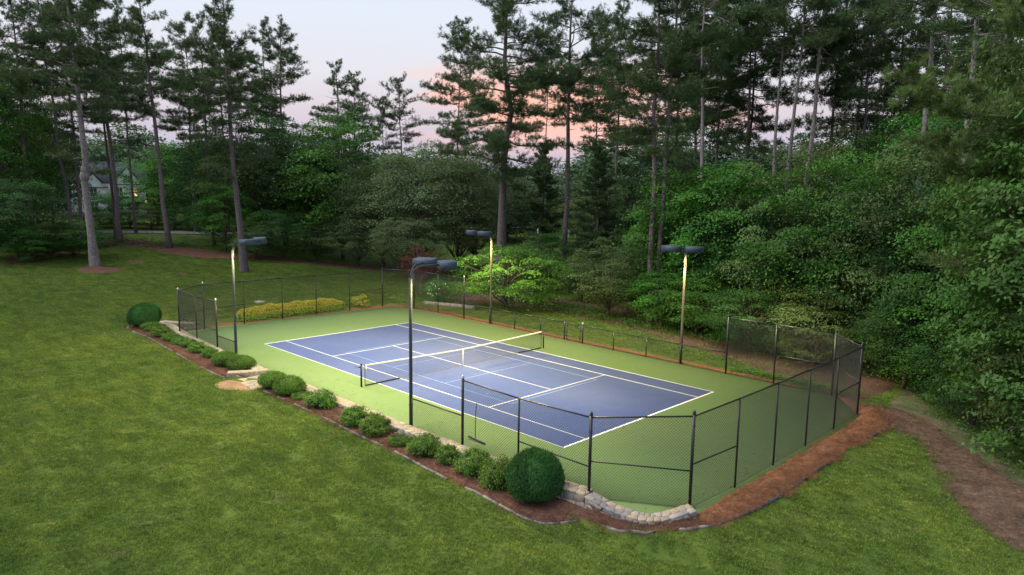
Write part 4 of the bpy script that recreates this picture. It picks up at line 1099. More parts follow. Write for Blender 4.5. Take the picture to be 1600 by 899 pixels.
PV['M'] = pine(130, cf=.52, maxL=4.8, r0=.40, tk=bent(28, [(-.4,0),(0,0),(3,-.18),(6,-.36),(8.2,-.5),(9.3,-.4),(10.2,-.28),(12,-.38),(16,-.55),(20,-.75),(24,-.95),(28,-1.1)]), low_br=2, knob=[(8.7, .42), (9.3, .36)], barkm='bark_pale')
PV['N'] = pine(131, cf=.42, maxL=4.8, r0=.36, dens=.95, tk=bent(28, [(-.4,0),(0,0),(4,-.25),(8,-.55),(12,-.85),(18,-1.0),(28,-1.2)]), low_br=3)
PV['K'] = pine(132, cf=.36, maxL=6.4, r0=.42, dens=.95, step=.5, tk=bent(28, [(-.4,0),(0,0),(6,.05),(10,.1),(13,.35),(15,.75),(17,.35),(19,.1),(22,.2),(25,0),(28,-.2)]), low_br=4,
                profile=lambda f: .55+.5*math.sin(math.pi*min(f*1.05+.15, 1))*(1-f*.25))
PL = {
 'y1': 'young full pine between the dogwood and the tall dark pine, leafy to the ground', 'y2': 'young full pine right of the tall dark pine', 'y3': 'young full pine behind the close pair of grey trunks',
 'a': 'tall dark pine trunk at the left edge, behind the low evergreen thicket', 'a2': 'pine leaning right behind the left thicket, second trunk from the left edge', 'a3': 'slim pine just left of the thick pine in the mulch ring',
 'main': 'thick pale pine with a knobby bend, standing in a mulch ring on the lawn', 'b1': 'tall pine with forked looking trunk right of the mulch ring pine, by the grey road', 'b2': 'pine standing close behind the one by the road, right of the mulch ring pine',
 'c': 'slender pine behind the white house lights', 'd': 'straight dark pine before the grey road with open sky on its crown', 'e': 'thin distant pine between the roadside pine and the lamp pole pine',
 'f': 'large pine rising behind the left lamp pole, foliage low on the trunk', 'g': 'wide crowned pine against the sky, left of the vivid green tree', 'h': 'pine crown half hidden behind the lamp pole pine and the wide crowned pine',
 'i': 'pine with rounded crown above the vivid green tree', 'i2': 'pine top just right of the rounded crown above the vivid green tree', 'j': 'small separate pine silhouette against pale sky above the olive trees', 'j2': 'smaller pine silhouette left of the separate one against pale sky',
 'k0': 'distant pine behind the left lamp pole pine', 'k00': 'dark pine at the far left corner of the wood', 'k01': 'pine with low crown between the roadside pine and the lamp pole pine',
 'K': 'huge crooked pine with spreading limbs before the pink cloud, behind the dogwood', 'K2': 'pine crown left of the huge crooked pine against the sky', 'l': 'tall dark pine right of the dogwood, at the right side of the pink cloud',
 'l2': 'thin far pine inside the pink cloud gap', 'l3': 'slim far pine right of the pink cloud gap', 'm': 'grey pine at the wood edge, left trunk of the close pair behind the fence', 'n': 'grey pine at the wood edge, right trunk of the close pair behind the fence',
 'o': 'pale bare pine trunk leaning left above the broadleaf trees', 'o1': 'dark pine trunk close right of the pale leaning trunk', 'o2': 'dark pine crown behind the pale leaning trunk', 'p': 'left of two slim pines seen against the pale sky in the wood',
 'p1': 'right of two slim pines seen against the pale sky in the wood', 'q': 'left trunk of the pale V shaped pine pair', 'q2': 'right leaning trunk of the pale V shaped pine pair', 'r': 'pale pine trunk slanting right, right of the V shaped pair',
 'r2': 'dark slim pine right of the pale slanting trunk', 's': 'dark straight pine in the middle of the right wood', 't': 'thick pale pine trunk in the right wood above the broadleaf mass', 'u': 'thick pale pine trunk behind the light green big leaved tree',
 'v': 'deep wood pine behind the dark straight pine', 'w': 'deep wood pine left of the thick pale trunk', 'x': 'deep wood pine between the two thick pale trunks', 'y': 'dark pine behind the big leaved tree at the right edge', 'z': 'far pine right of the tall dark pine past the pink cloud', 'z1': 'deep wood pine behind the close pair of grey trunks'}
for nme, x, y, H, k, lean, dia in PINES:
    s = H/28.; base = {'M': .80, 'N': .72, 'K': .84, 'S': .4}.get(k, .6); sx = max(.62, min(1.15, dia/base)) if k not in ('M', 'N', 'K') else s
    # crown width follows height; trunk keeps its own girth
    if k == 'Y': sx = s
    root = empty('pine_tree', (x, y, Tz(x, y))); tag(root, PL[nme], 'pine tree')
    rz = rnd.uniform(0, 6.28) if k not in ('M', 'N', 'K') else 0
    vx, vy = cx, cy
    if k in ('M', 'N', 'K'): lean = 0
    # tilt towards image right by 'lean'
    root.rotation_euler = (-lean*vy, lean*vx, 0)
    link('trunk', PV[k][0], root, rot=(0, 0, rz), scale=(sx, sx, s)); link('crown', PV[k][1], root, rot=(0, 0, rz), scale=(s, s, s))
# near overhanging pine at the right edge
def near_pine():
    rs = np.random.RandomState(9); wood = MB(); leaf = MB(); P = []; D = []; TT = []
    wood.tube([(0, 0, -1), (0, 0, 8), (.1, 0, 16), (0, .1, 24)], [.42, .36, .26, .08], 12)
    limbs = [(13.9, -7.8, -1.2, .9), (14.6, -6.8, 1.5, 1.2), (12.3, -5.6, .3, 0.), (9.4, -5.6, -.6, -.9), (16, -5, -2.2, 1.6), (17.5, -4.5, 1.5, 1.5), (19.5, -3.5, 0, 1.6), (13.2, -4.8, 2.6, .2), (12.8, 3.5, 2, .6), (15, 3, -3, 1), (18, 2.5, 2, 1.5), (21, -2, 1, 1.5), (21.5, 2, -1, 1.5)]
    for z, a, b, up in limbs:
        e = np.array([cx*a-cy*b, cy*a+cx*b, z+up]); st_ = np.array([0, 0, z-.2]); bp = limb_pts(st_, e, rs, 8, -.05, .035)
        L_ = np.linalg.norm(e-st_); wood.tube(bp, np.linspace(.11, .02, 8), 6, cap=False); d0 = (e-st_)/L_
        for t in np.linspace(.22, 1, int(L_*2.6)):
            c = np.array([np.interp(t, np.linspace(0, 1, 8), bp[:, j]) for j in range(3)])
            for q in range(3):
                sd_ = rs.normal(size=3); sd_[2] = sd_[2]*.3+.1; sd_ /= np.linalg.norm(sd_); sd_ = sd_+d0*.7; sd_ /= np.linalg.norm(sd_)
                tl = rs.uniform(.5, 1.5)*(1.2-.5*t); e2 = c+sd_*tl; wood.tube([c, e2], [.02, .008], 3, cap=False); tt = rs.normal(1, .14)
                for w_ in (.4, .6, .8, 1.): P.append(c+sd_*tl*w_+rs.normal(0, .07, 3)); D.append(sd_+np.array([0, 0, .4])); TT.append(tt)
    tufts(leaf, np.array(P), np.array(D), rs, 42, .30, .024, np.array(TT)[:, None]*np.ones((1, 3)))
    return wood.mesh('trunk', M['bark'], smooth=True), leaf.mesh('crown', M['needle_light'], tint=True)
_np = near_pine()
tree('pine_tree', _np, NEAR_PINE[0], NEAR_PINE[1], 'near pine reaching in from the right edge with long soft needled limbs', 'pine tree')

# ---------------------------------------------------------------- broadleaf trees
BV = {}
BV['d'] = [broadleaf(200+i, mt, ncl=nc, nleaf=nl, lsize=ls_, cr=cr_, low=-.95, flat=fl, hue=.26, shell=.55, rad=rd) for i, (mt, nc, nl, ls_, cr_, fl, rd) in enumerate([('leaf_dark', 120, 200, .165, 1.1, .16, (3.7, 3.4, 4.3)), ('leaf_vivid', 120, 190, .17, 1.0, .22, (3.3, 3.8, 4.4)), ('leaf_dark', 170, 170, .15, .85, .3, (3.9, 3.5, 4.0)), ('leaf_olive_dark', 100, 190, .17, 1.2, .14, (3.4, 3.6, 4.5))])]
BV['v'] = [broadleaf(210+i, 'leaf_vivid', ncl=170, nleaf=140, lsize=.20, cr=1.0, low=-.9, hue=.26, flat=.2, shell=.6) for i in range(2)]
BV['o'] = [broadleaf(220, 'leaf_olive', ncl=260, nleaf=110, lsize=.15, cr=.75, low=-1, flat=.35, shell=.6, hue=.13)]
BV['o2'] = [broadleaf(230, 'leaf_olive_dark', ncl=200, nleaf=100, lsize=.15, cr=.75, low=-1, flat=.22)]
BV['far'] = [broadleaf(240+i, 'leaf_far', H=12, rad=(4.6, 4.6, 5.4), ncl=150, nleaf=70, lsize=.42, cr=1.3, low=-1, shell=.45) for i in range(2)]
BV['big'] = [broadleaf(250, 'leaf_light', H=12, rad=(3.8, 3.8, 5.6), ncl=330, nleaf=85, lsize=.21, cr=.65, low=-1, shell=.35, hue=.16, trunk=.22)]
BV['dog'] = [broadleaf(260, 'leaf_dogwood', H=5.2, rad=(3.5, 3.3, 2.1), cz=.55, ncl=120, nleaf=170, lsize=.16, cr=.85, flat=.09, shell=.55, low=-.75, hue=.10, trunk=.12, multi=2)]
BH = {'d': 10, 'v': 10, 'o': 10, 'o2': 10, 'far': 12, 'big': 12, 'dog': 5.2}; BR = {'d': 3.6, 'v': 3.6, 'o': 3.6, 'o2': 3.6, 'far': 4.6, 'big': 3.8, 'dog': 3.4}
BL = {
 'maple': ['bright green round crowned tree between the dark pines and the olive green trees'], 'maple_s': ['shadowed green tree directly left of the bright round crowned tree'],
 'olive': ['tallest front olive green tree left of the near lamp heads', 'olive green tree on the left of the olive group, next to the bright round tree', 'olive green tree at the right of the olive group, left of the far lamp pole', 'olive green tree at the back right of the olive group, left of the crooked pine', 'low olive green tree in front of the olive group, its branches touching the lawn', 'low olive green tree at the left foot of the olive group, hanging over the mulch'],
 'dogwood': ['bright yellow green dogwood lit by the court lamps behind the far fence'],
 'mid': ['small dull green tree right behind the lit dogwood', 'rounded green tree between the dogwood and the tall dark pine', 'low dull green tree at the foot of the tall dark pine'],
 'yp': ['feathery grey green tree left of the close pair of grey pine trunks', 'feathery grey green tree behind the close pair of grey pine trunks', 'low feathery grey green tree right of the tall dark pine']}
BL.update({
 'front': ['leafy tree overlapping the close pair of grey trunks at their left', 'bright leafed tree just behind the right far lamp pole', 'lush green tree directly right of the right far lamp pole, above the tall fence post', 'dark leafy tree above the first tall panel of the right end fence', 'narrow leafy tree between the two larger ones above the right end fence', 'dark leafy tree above the far right fence corner',
  'broad dark tree just right of the far right fence corner', 'dark tree behind the start of the wood chip path', 'dark leafy tree under the thick pale pine trunk', 'dark tree left of the big leaved trees, above the path bend', 'dark tree partly covered by the light green big leaved branches'],
 'low': ['low leafy tree left of the tall end post of the right fence', 'low tree seen through the mesh of the right far corner', 'low dark tree behind the far right corner post', 'low dark tree where the path leaves the fence corner', 'low tree on the slope right of the path', 'lowest dark tree on the slope at the right edge', 'low light green tree at the foot of the far right lamp pole'],
 'big': ['tall light green big leaved tree filling the upper right corner', 'big leaved tree closest to the camera, cut by the right edge', 'dark leafy tree cut by the right edge, low on the slope'],
 'lft': ['dark broadleaf tree left of the white house, behind the first tall pine', 'dark tall tree cut by the left edge of the photo', 'dark tree in front of the left part of the white house', 'dark tree behind the left part of the white house', 'tall dark tree right behind the leftmost tall pine', 'tall dark tree between the leftmost pine and the leaning pine', 'dark tree filling the space above the left thicket'],
 'lftlow': ['dark evergreen at the left end of the left thicket', 'dark evergreen in the middle of the left thicket', 'greener bush at the right end of the left thicket, beside the mulch ring pine', 'tallest dark evergreen at the extreme left edge of the lawn', 'small dark evergreen in front of the left thicket'],
 'lm': ['green tree just right of the white house gable', 'tall green tree behind the roadside pine', 'tall green tree right of the roadside pine', 'green tree left of the large pine behind the left lamp pole', 'dark tree directly behind the large pine of the left lamp pole', 'dark tree between the left lamp pole pine and the bright round tree', 'lower dark tree at the end of the grey road', 'lower dark tree left of the shadowed tree by the bright round tree', 'smallest dark tree right of the left lamp head', 'low tree under the bright round tree'],
 'lu': ['leftmost low tree behind the grey road, by the house', 'low tree behind the road under the house lights', 'low tree behind the road, left of the straight dark pine', 'low tree behind the road, right of the straight dark pine', 'low tree behind the right part of the grey road', 'rightmost low tree behind the grey road', 'low tree behind the road beside the left thicket']})
GB = {
 'front': ('dense leafy tree in the front row of the wood along the right side', 'broadleaf trees along the edge of the wood'), 'low': ('low leafy understorey tree at the dark foot of the right wood', 'understorey trees at the wood edge'),
 'mid2': ('broadleaf tree in the second row of the right wood', 'broadleaf trees in the second row of the wood'), 'back': ('broadleaf tree deep in the right wood, seen between pine trunks', 'broadleaf trees deep in the wood'),
 'lft': ('big dark broadleaf tree at the left edge before the white house', 'dark trees at the left edge'), 'lftlow': ('low dark evergreen of the thicket at the left lawn edge', 'evergreens of the left thicket'),
 'lm': ('green tree behind the pine trunks beyond the grey road', 'green trees beyond the road'), 'lu': ('dark low tree in the row lining the far side of the grey road', 'low trees lining the road'),
 'far': ('distant tree of the hazy treeline on the horizon', 'trees of the distant treeline'), 'far2': ('mid distance tree in the gap behind the olive trees and the crooked pine', 'trees in the distant gap'),
 'big': ('large light green big leaved tree at the right edge', 'big leaved trees at the right edge')}
cnt = {}
for nme, x, y, H, r, k in BROADLEAVES:
    v = BV[k][cnt.get(k, 0) % len(BV[k])]; cnt[k] = cnt.get(k, 0)+1
    i = cnt.get('n'+nme, 0); cnt['n'+nme] = i+1
    s = r/BR[k]; sz = H/(BH[k]*1.0)
    lab, grp = (BL[nme][i], None) if nme in BL else GB[nme]
    tree({'dogwood': 'dogwood_tree', 'olive': 'olive_green_tree'}.get(nme, 'broadleaf_tree'), v, x, y, lab, 'tree', (s, s*rnd.uniform(.92, 1.08), sz*.98), rnd.uniform(0, 6.28) if nme != 'dogwood' else 0, group=grp)
# weeping red maple behind the corner fence
rm = broadleaf(300, 'leaf_red', H=4.2, rad=(1.9, 1.9, 1.5), cz=.66, ncl=70, nleaf=80, lsize=.12, cr=.5, low=-.7, barkm='bark_pale', trunk=.07, multi=2)
tree('red_maple_tree', rm, RED_MAPLE[0], RED_MAPLE[1], 'dark red leaved small maple with pale stems behind the far fence corner', 'tree')
ws = broadleaf(301, 'leaf_vivid', H=2.3, rad=(1.15, 1.15, 1.0), cz=.5, ncl=70, nleaf=90, lsize=.10, cr=.35, low=-1, trunk=.04, multi=3)
w_ = tree('flowering_shrub', ws, SHRUB_WHITE[0], SHRUB_WHITE[1], 'round green shrub with a few white flowers behind the far fence corner', 'shrub')
rs = np.random.RandomState(3); mb = MB()
for _ in range(26):
    a = rs.uniform(-2.4, .2); h = rs.uniform(.5, 1.8); r = 1.1*math.sin(min(1, (h+.4)/1.2))*1.02
    p = (math.cos(a)*r, math.sin(a)*r, h); mb.ball(p, .05, 5, 3)
mb.obj('flower', M['flower'], w_)
w2 = broadleaf(302, 'hedge_leaf', H=1.1, rad=(.55, .55, .5), cz=.5, ncl=40, nleaf=60, lsize=.08, cr=.2, low=-1, trunk=.03, multi=2)
tree('small_shrub', w2, -19.6, 6.4, 'small yellow green shrub between the hedge and the fence corner', 'shrub')

# ---------------------------------------------------------------- clipped and mounded shrubs
def dome(seed, rx, ry, h, leafm, n, ls, up=.5, lumps=10, amp=.16, name='foliage', spiky=0.):
    rs = np.random.RandomState(seed); core = MB(); leaf = MB()
    L3 = (lambda d: (d/np.linalg.norm(d, axis=1, keepdims=True)))(rs.normal(size=(lumps, 3))), rs.uniform(-amp, amp, lumps), rs.uniform(6, 18, lumps)
    d = rs.normal(size=(n, 3)); d /= np.linalg.norm(d, axis=1, keepdims=True); d[:, 2] = np.where(d[:, 2] < -.45, -d[:, 2], d[:, 2])
    r = lobes(d, L3)*(1-np.abs(rs.normal(0, .06+spiky, n)))
    R3 = np.array([rx, ry, h*.58]); c0 = np.array([0, 0, h*.42])
    P = c0+d*R3*r[:, None]; P[:, 2] = np.maximum(P[:, 2], .02)
    nr = d/R3; nr /= np.linalg.norm(nr, axis=1, keepdims=True); nr = nr*.9+np.array([0, 0, up*.5])+rs.normal(0, .5, (n, 3))
    cl = rs.normal(size=(26, 3)); cl /= np.linalg.norm(cl, axis=1, keepdims=True); ti = rs.normal(1, .16, 26)[np.argmax(d@cl.T, 1)]
    tint = np.clip((ti*rs.normal(1, .16, n))[:, None]*np.ones((1, 3)), .3, 2)
    leaves(leaf, P, nr, ls*rs.uniform(.6, 1.4, n), rs, tint, .5)
    # small shoots sticking out
    k = n//5; i = rs.choice(n, k); sh = P[i]; dd = d[i]+rs.normal(0, .35, (k, 3)); dd[:, 2] += .35; dd /= np.linalg.norm(dd, axis=1, keepdims=True)
    s = np.cross(dd, rs.normal(size=(k, 3))); s /= np.linalg.norm(s, axis=1, keepdims=True)
    leaf.fast(np.stack([sh-s*ls*.22, sh+s*ls*.22, sh+dd*ls*rs.uniform(1., 2.2, (k, 1))], 1), 3, np.clip(tint[i]*1.12, .3, 2.2))
    core.ball(c0, 1, 16, 10, R3*.86)  # solid dark ball added behind the leaves to block see-through
    return core.mesh('dark_core', M['core']), leaf.mesh(name, M[leafm], tint=True)
def mounded(seed, n=120, ls=.075, cr=.17, wild=-.1):
    rs = np.random.RandomState(seed); leaf = MB(); core = MB()
    offs = [(0, 0, 1.)]+[(rs.uniform(-.35, .35), rs.uniform(-.3, .3), rs.uniform(.55, .8)) for _ in range(3)]
    for ox, oy, k in offs: crown(leaf, rs, (ox, oy, .42*k+.05), (.78*k, .78*k, .52*k), int(n*k*.55), 95, ls, cr, .75+wild, .82, .2, -.45)
    core.ball((0, 0, .36), 1, 14, 8, (.66, .66, .44)); return core.mesh('dark_core', M['core']), leaf.mesh('foliage', M['box_leaf'], tint=True)  # the added core fills the mound with dark in place of inner shade
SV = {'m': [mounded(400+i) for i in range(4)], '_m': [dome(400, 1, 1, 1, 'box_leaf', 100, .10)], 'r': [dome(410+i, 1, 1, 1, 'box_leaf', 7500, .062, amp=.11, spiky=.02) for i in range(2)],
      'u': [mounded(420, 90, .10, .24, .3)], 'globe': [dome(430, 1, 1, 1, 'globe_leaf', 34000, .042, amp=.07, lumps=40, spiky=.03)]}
SL = ['large dark green globe shrub in front of the curved stone wall', 'dark green globe shrub at the far left end of the stone wall',
 'low shrub tucked against the far left globe shrub', 'spreading low shrub, first one right of the shrub hugging the far globe', 'spreading low shrub, second one right of the shrub hugging the far globe', 'spreading low shrub in the middle of the left bed',
 'small low shrub right of the middle of the left bed', 'mounded shrub just left of the foot of the left lamp pole', 'mounded shrub under the left lamp pole, beside bare mulch', 'rounded light green shrub behind the curved return wall, left one of the pair', 'rounded light green shrub behind the curved return wall, right one of the pair',
 'rounded light green shrub at the step, left one of the pair', 'larger rounded light green shrub at the step, right one of the pair', 'little flat shrub right of the two rounded shrubs at the step', 'mounded shrub standing alone in orange straw left of the net post', 'wide mounded shrub below the net post, left half of a merged pair',
 'darker mounded shrub left of the tall lamp pole, right half of a merged pair', 'small low shrub at the foot of the tall lamp pole', 'wide dense mounded shrub right of the tall lamp pole', 'smaller mounded shrub between two wide ones below the squeegee', 'wide dark mounded shrub below the squeegee', 'upright loose shrub touching the big globe shrub']
for i, (k, x, y, r, h) in enumerate(SHRUBS):
    v = SV[k][i % len(SV[k])]
    root = empty('globe_shrub' if k == 'globe' else 'shrub', (x, y, Tz(x, y)+.03)); tag(root, SL[i], 'shrub', None if k == 'globe' else 'shrubs in the bed along the stone wall')
    yy = {'m': .85, 'r': .9, 'u': 1, 'globe': 1}[k]; rz = rnd.uniform(-.4, .4) if k != 'globe' else 0
    hh = h*{'m': .98, 'r': .88, 'u': 1.15, 'globe': 1.03}[k]
    for nme, me in zip(('dark_core', 'foliage'), v): link(nme, me, root, rot=(0, 0, rz), scale=(r*(1.0 if k in 'globe r' else 1.12), r*yy*(1 if k in 'globe r' else 1.15), hh))
# yellow hedge
hd = empty('hedge', (-19.75, .6, 0)); tag(hd, 'long yellow leaved hedge behind the left end fence', 'hedge')
rs = np.random.RandomState(8); leaf = MB(); core = MB()
n = 26000; yv = rs.uniform(-4.3, 4.3, n); a = rs.uniform(0, math.pi, n)
lump = 1+.05*np.sin(yv*2.9+.5)+.05*np.sin(yv*6.1); rr = lump*(1-np.abs(rs.normal(0, .09, n)))
endf = np.sqrt(np.clip(1-(np.abs(yv)/4.45)**6, .05, 1))
P = np.stack([.52*np.cos(a)*rr*endf, yv, .15+.86*np.sin(a)**.7*rr*endf], 1); P[:, 2] -= (rs.uniform(0, 1, n)**3)*.4*(np.abs(np.cos(a)) > .6)
nr = np.stack([np.cos(a), np.zeros(n), np.sin(a)+.2], 1)+rs.normal(0, .5, (n, 3))
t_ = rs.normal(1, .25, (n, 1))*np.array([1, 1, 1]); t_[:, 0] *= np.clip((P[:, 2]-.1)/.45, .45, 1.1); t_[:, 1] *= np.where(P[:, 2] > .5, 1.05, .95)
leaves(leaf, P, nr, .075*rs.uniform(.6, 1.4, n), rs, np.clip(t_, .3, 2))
core.tube([(0, -4.2, .3), (0, 0, .32), (0, 4.2, .3)], [.3, .4, .3], 12)  # dark tube added inside the hedge, closing gaps between leaves
core.obj('dark_core', M['core'], hd); leaf.obj('foliage', M['hedge_leaf'], hd, tint=True)

# ---------------------------------------------------------------- ground cover, weeds at the wood edge (nobody could count it)
def ground_leaves(name, pts, ls, mat, label, seed, h=.25, per=26, spread=.35):
    rs = np.random.RandomState(seed); P = np.array(pts); i = np.repeat(np.arange(len(P)), per); m = len(i)
    hh = rs.uniform(.3, 1.3, len(P))[i]*h
    xy = P[i, :2]+rs.normal(0, spread, (m, 2)); z = T(xy[:, 0], xy[:, 1])+rs.uniform(.0, 1, m)*hh
    mb = MB(); t_ = (rs.normal(1, .2, len(P))[i]*rs.normal(1, .15, m))[:, None]*np.ones((1, 3))
    leaves(mb, np.stack([xy[:, 0], xy[:, 1], z], 1), np.array([[0, 0, 1.]])+rs.normal(0, .5, (m, 3)), ls*rs.uniform(.6, 1.4, m), rs, np.clip(t_, .3, 2))
    tag(mb.obj(name, mat, tint=True), label, 'ground cover', None, 'stuff')
rs = np.random.RandomState(12); pts = []
while len(pts) < 620:        # right wood edge and slope
    x = rs.uniform(8, 34); y = rs.uniform(4, 24); d = (x-18)*.81+(y-10)*.59
    if (x > 17.5 and d > 4.5 and rs.uniform() < .75) or (x <= 17.5 and y > 15.5): pts.append((x, y))
ground_leaves('ground_cover', pts, .13, M['weed'], 'weeds and vines spreading at the foot of the wood right of the court', 1, .45, 60, .45)
ground_leaves('ground_cover', [(x, y) for x, y in zip(rs.uniform(-14, 16, 300), rs.uniform(0, 1, 300)) for y in [12.6-x*.12+y*3.5] if y > 11.2], .10, M['weed'], 'scattered weeds on the brown bank between the far lawn strip and the wood', 7, .22, 26, .35)
ground_leaves('ground_cover', [(18.5+t*.62*10+u*.81, 9.5-t*.81*8+u*.59) for t, u in zip(rs.uniform(-.1, 1, 520), rs.uniform(1.2, 5.5, 520))], .08, M['weed'], 'patchy weeds on the slope right of the wood chip path', 8, .2, 30, .4)
pts = [(rs.uniform(-16, 8), 0) for _ in range(330)]; pts = [(x, 16.2+rs.uniform(0, 3.5)+max(0, -x-4)*.12) for x, _ in pts]
ground_leaves('ground_cover', pts, .12, M['leaf_vivid'], 'dark green weeds under the trees beyond the far lawn strip', 2, .5, 45, .4)
pts = [(rs.uniform(10.4, 16.6), rs.normal(10.45, .22)) for _ in range(110)]
ground_leaves('ground_cover', pts, .10, M['leaf_dogwood'], 'bright yellow green ground cover strip behind the right end of the far fence', 3, .18, 45, .22)
pts = [(-69+rs.normal(0, 5), 4+rs.normal(0, 8)) for _ in range(70)]+[(-58+rs.normal(0, 1.2), 5.5+rs.normal(0, 1.6)) for _ in range(24)]+[(-66+rs.normal(0, .8), 2.4+rs.normal(0, .8)) for _ in range(14)]
ground_leaves('ground_cover', [p for p in pts if p[0] > -73], .16, M['leaf_dark'], 'low plants around the pines before the grey road', 4, .5, 40, .4)
pts = [(x+rs.normal(0, .7), y+rs.normal(0, .7)) for x, y in [(-54-4*t, -9+13*t) for t in rs.uniform(0, 1, 90)]]
ground_leaves('ground_cover', [(x-3.5, y-.5) for x, y in pts], .15, M['leaf_dark'], 'dark low foliage along the foot of the left thicket', 5, .7, 60, .5)

# ---------------------------------------------------------------- far things: road, house, posts
mb = MB(); V = []; F = []
P_ = [(p[0], p[1]) for p in ROAD]
P_ = [(P_[0][0]-10, P_[0][1]-40)]+P_+[(P_[-1][0]+5, P_[-1][1]+60)]
fine = []
for a, b in zip(P_, P_[1:]):
    n = max(1, int(math.dist(a, b)/2)); fine += [(a[0]+(b[0]-a[0])*k/n, a[1]+(b[1]-a[1])*k/n) for k in range(n)]
for i, (x, y) in enumerate(fine):
    for k, dx in enumerate((-4.2, -2, -.0)): V.append((x+dx, y, max(Tz(x+dx, y), Tz(x+dx-.8, y), Tz(x+dx+.8, y))+.05))
for i in range(len(fine)-1):
    for k in range(2): F.append((i*3+k, i*3+k+1, i*3+4+k, i*3+3+k))
mb.add(V, F); tag(mb.obj('road', M['asphalt']), kind='structure')
hz = Tz(*HOUSE)
hs = empty('house', (HOUSE[0], HOUSE[1], hz), math.atan2(CAM.y-HOUSE[1], CAM.x-HOUSE[0])+math.pi/2)   # front (-y) faces the lawn
tag(hs, 'white two storey house with dark gabled roof half hidden behind the left trees', 'house')
def gable(x0, x1, y0, y1, ze, zr, along='x', over=.4, name='roof'):
    mb = MB()
    if along == 'x':
        ym = (y0+y1)/2; mb.add([(x0-over, y0-over, ze), (x1+over, y0-over, ze), (x1+over, ym, zr), (x0-over, ym, zr), (x0-over, y1+over, ze), (x1+over, y1+over, ze),
                                (x0-over, y0-over, ze-.2), (x1+over, y0-over, ze-.2), (x0-over, y1+over, ze-.2), (x1+over, y1+over, ze-.2)], [(0,1,2,3), (3,2,5,4), (0,3,4,8,6), (1,7,9,5,2), (6,7,1,0), (8,4,5,9), (6,8,9,7)])
    else:
        xm = (x0+x1)/2; mb.add([(x0-over, y0-over, ze), (x0-over, y1+over, ze), (xm, y1+over, zr), (xm, y0-over, zr), (x1+over, y0-over, ze), (x1+over, y1+over, ze), (x0-over, y0-over, ze-.2), (x1+over, y0-over, ze-.2)], [(0,3,2,1), (3,4,5,2), (0,6,7,4)])
    return mb.obj(name, M['roof_dark'], hs)
mb = MB(); mb.box((-12, 0, -1), (9, 9, 6.0)); mb.obj('wall', M['house_white'], hs)
gable(-12, 9, 0, 9, 6.0, 9.8)
for (a, b, zt, zp) in ((3.6, 8.4, 5.8, 9.0), (-1.5, 2.6, 5.2, 7.8), (-9.5, -5.2, 5.8, 8.6)):
    mb = MB(); m_ = (a+b)/2; mb.add([(a, -1.6, -1), (b, -1.6, -1), (b, -1.6, zt), (m_, -1.6, zp-.25), (a, -1.6, zt), (a, .1, -1), (b, .1, -1), (b, .1, zt), (a, .1, zt)], [(0,1,2,3,4), (1,6,7,2), (0,4,8,5)]); mb.obj('gable_wall', M['house_white'], hs)
    gable(a, b, -1.6, 4, zt, zp, 'y', .35)
def win(x, y, z, w=.9, h=1.5, lit=False):
    mb = MB(); 
    for q in ((x-.1, z-.1, x+w+.1, z), (x-.1, z+h, x+w+.1, z+h+.12), (x-.1, z, x, z+h), (x+w, z, x+w+.1, z+h), (x+w/2-.03, z, x+w/2+.03, z+h), (x, z+h/2-.03, x+w, z+h/2+.03)): mb.box((q[0], y-.08, q[1]), (q[2], y, q[3]))
    o = mb.obj('window', M['white_post'], hs)
    mb = MB(); mb.add([(x, y-.02, z), (x+w, y-.02, z), (x+w, y-.02, z+h), (x, y-.02, z+h)], [(0, 1, 2, 3)]); mb.obj('pane', M['warm'] if lit else M['glass'], o)
for x in (4.2, 6.6): win(x, -1.6, .8); win(x, -1.6, 3.6, lit=(x > 5))
win(5.5, -1.6, 6.2, 1, 1); win(.1, -1.6, .9, 1.1, 1.6); win(.1, -1.6, 3.6, 1.0, 1.3)
for x in (-11.2, -4, -8.6, -7): win(x, -1.6 if -9.5 < x < -5.2 else 0, .8); win(x, -1.6 if -9.5 < x < -5.2 else 0, 3.6)
mb = MB(); mb.ball((8.9, -1.9, 2.6), .22, 8, 6); mb.obj('porch_lamp', M['warm'], hs)
mb = MB(); mb.box((-11.5, -.5, 2.6), (-4.5, -.35, 2.8)); mb.box((-11.5, -2.2, -.2), (-4.5, -2.0, .9)); mb.obj('porch_rail', M['house_white'], hs)
for i, (x, y) in enumerate(POSTS):
    mb = MB(); mb.box((-.09, -.09, -.3), (.09, .09, 1.35)); mb.box((-.12, -.12, 1.35), (.12, .12, 1.42))
    o = mb.obj('fence_post', M['white_post']); o.location = (x, y, Tz(x, y)+.1); tag(o, 'slim white post in the distant row seen behind the tall dark pine', 'post', 'white posts in the distance')
mb = MB(); mb.tube([(0, 0, -.1), (0, 0, .05)], .45, 16); o = mb.obj('drain_cover', M['concrete']); o.location = (DRAIN[0], DRAIN[1], Tz(*DRAIN)); tag(o, 'pale round cover in the lawn behind the yellow hedge', 'drain cover')

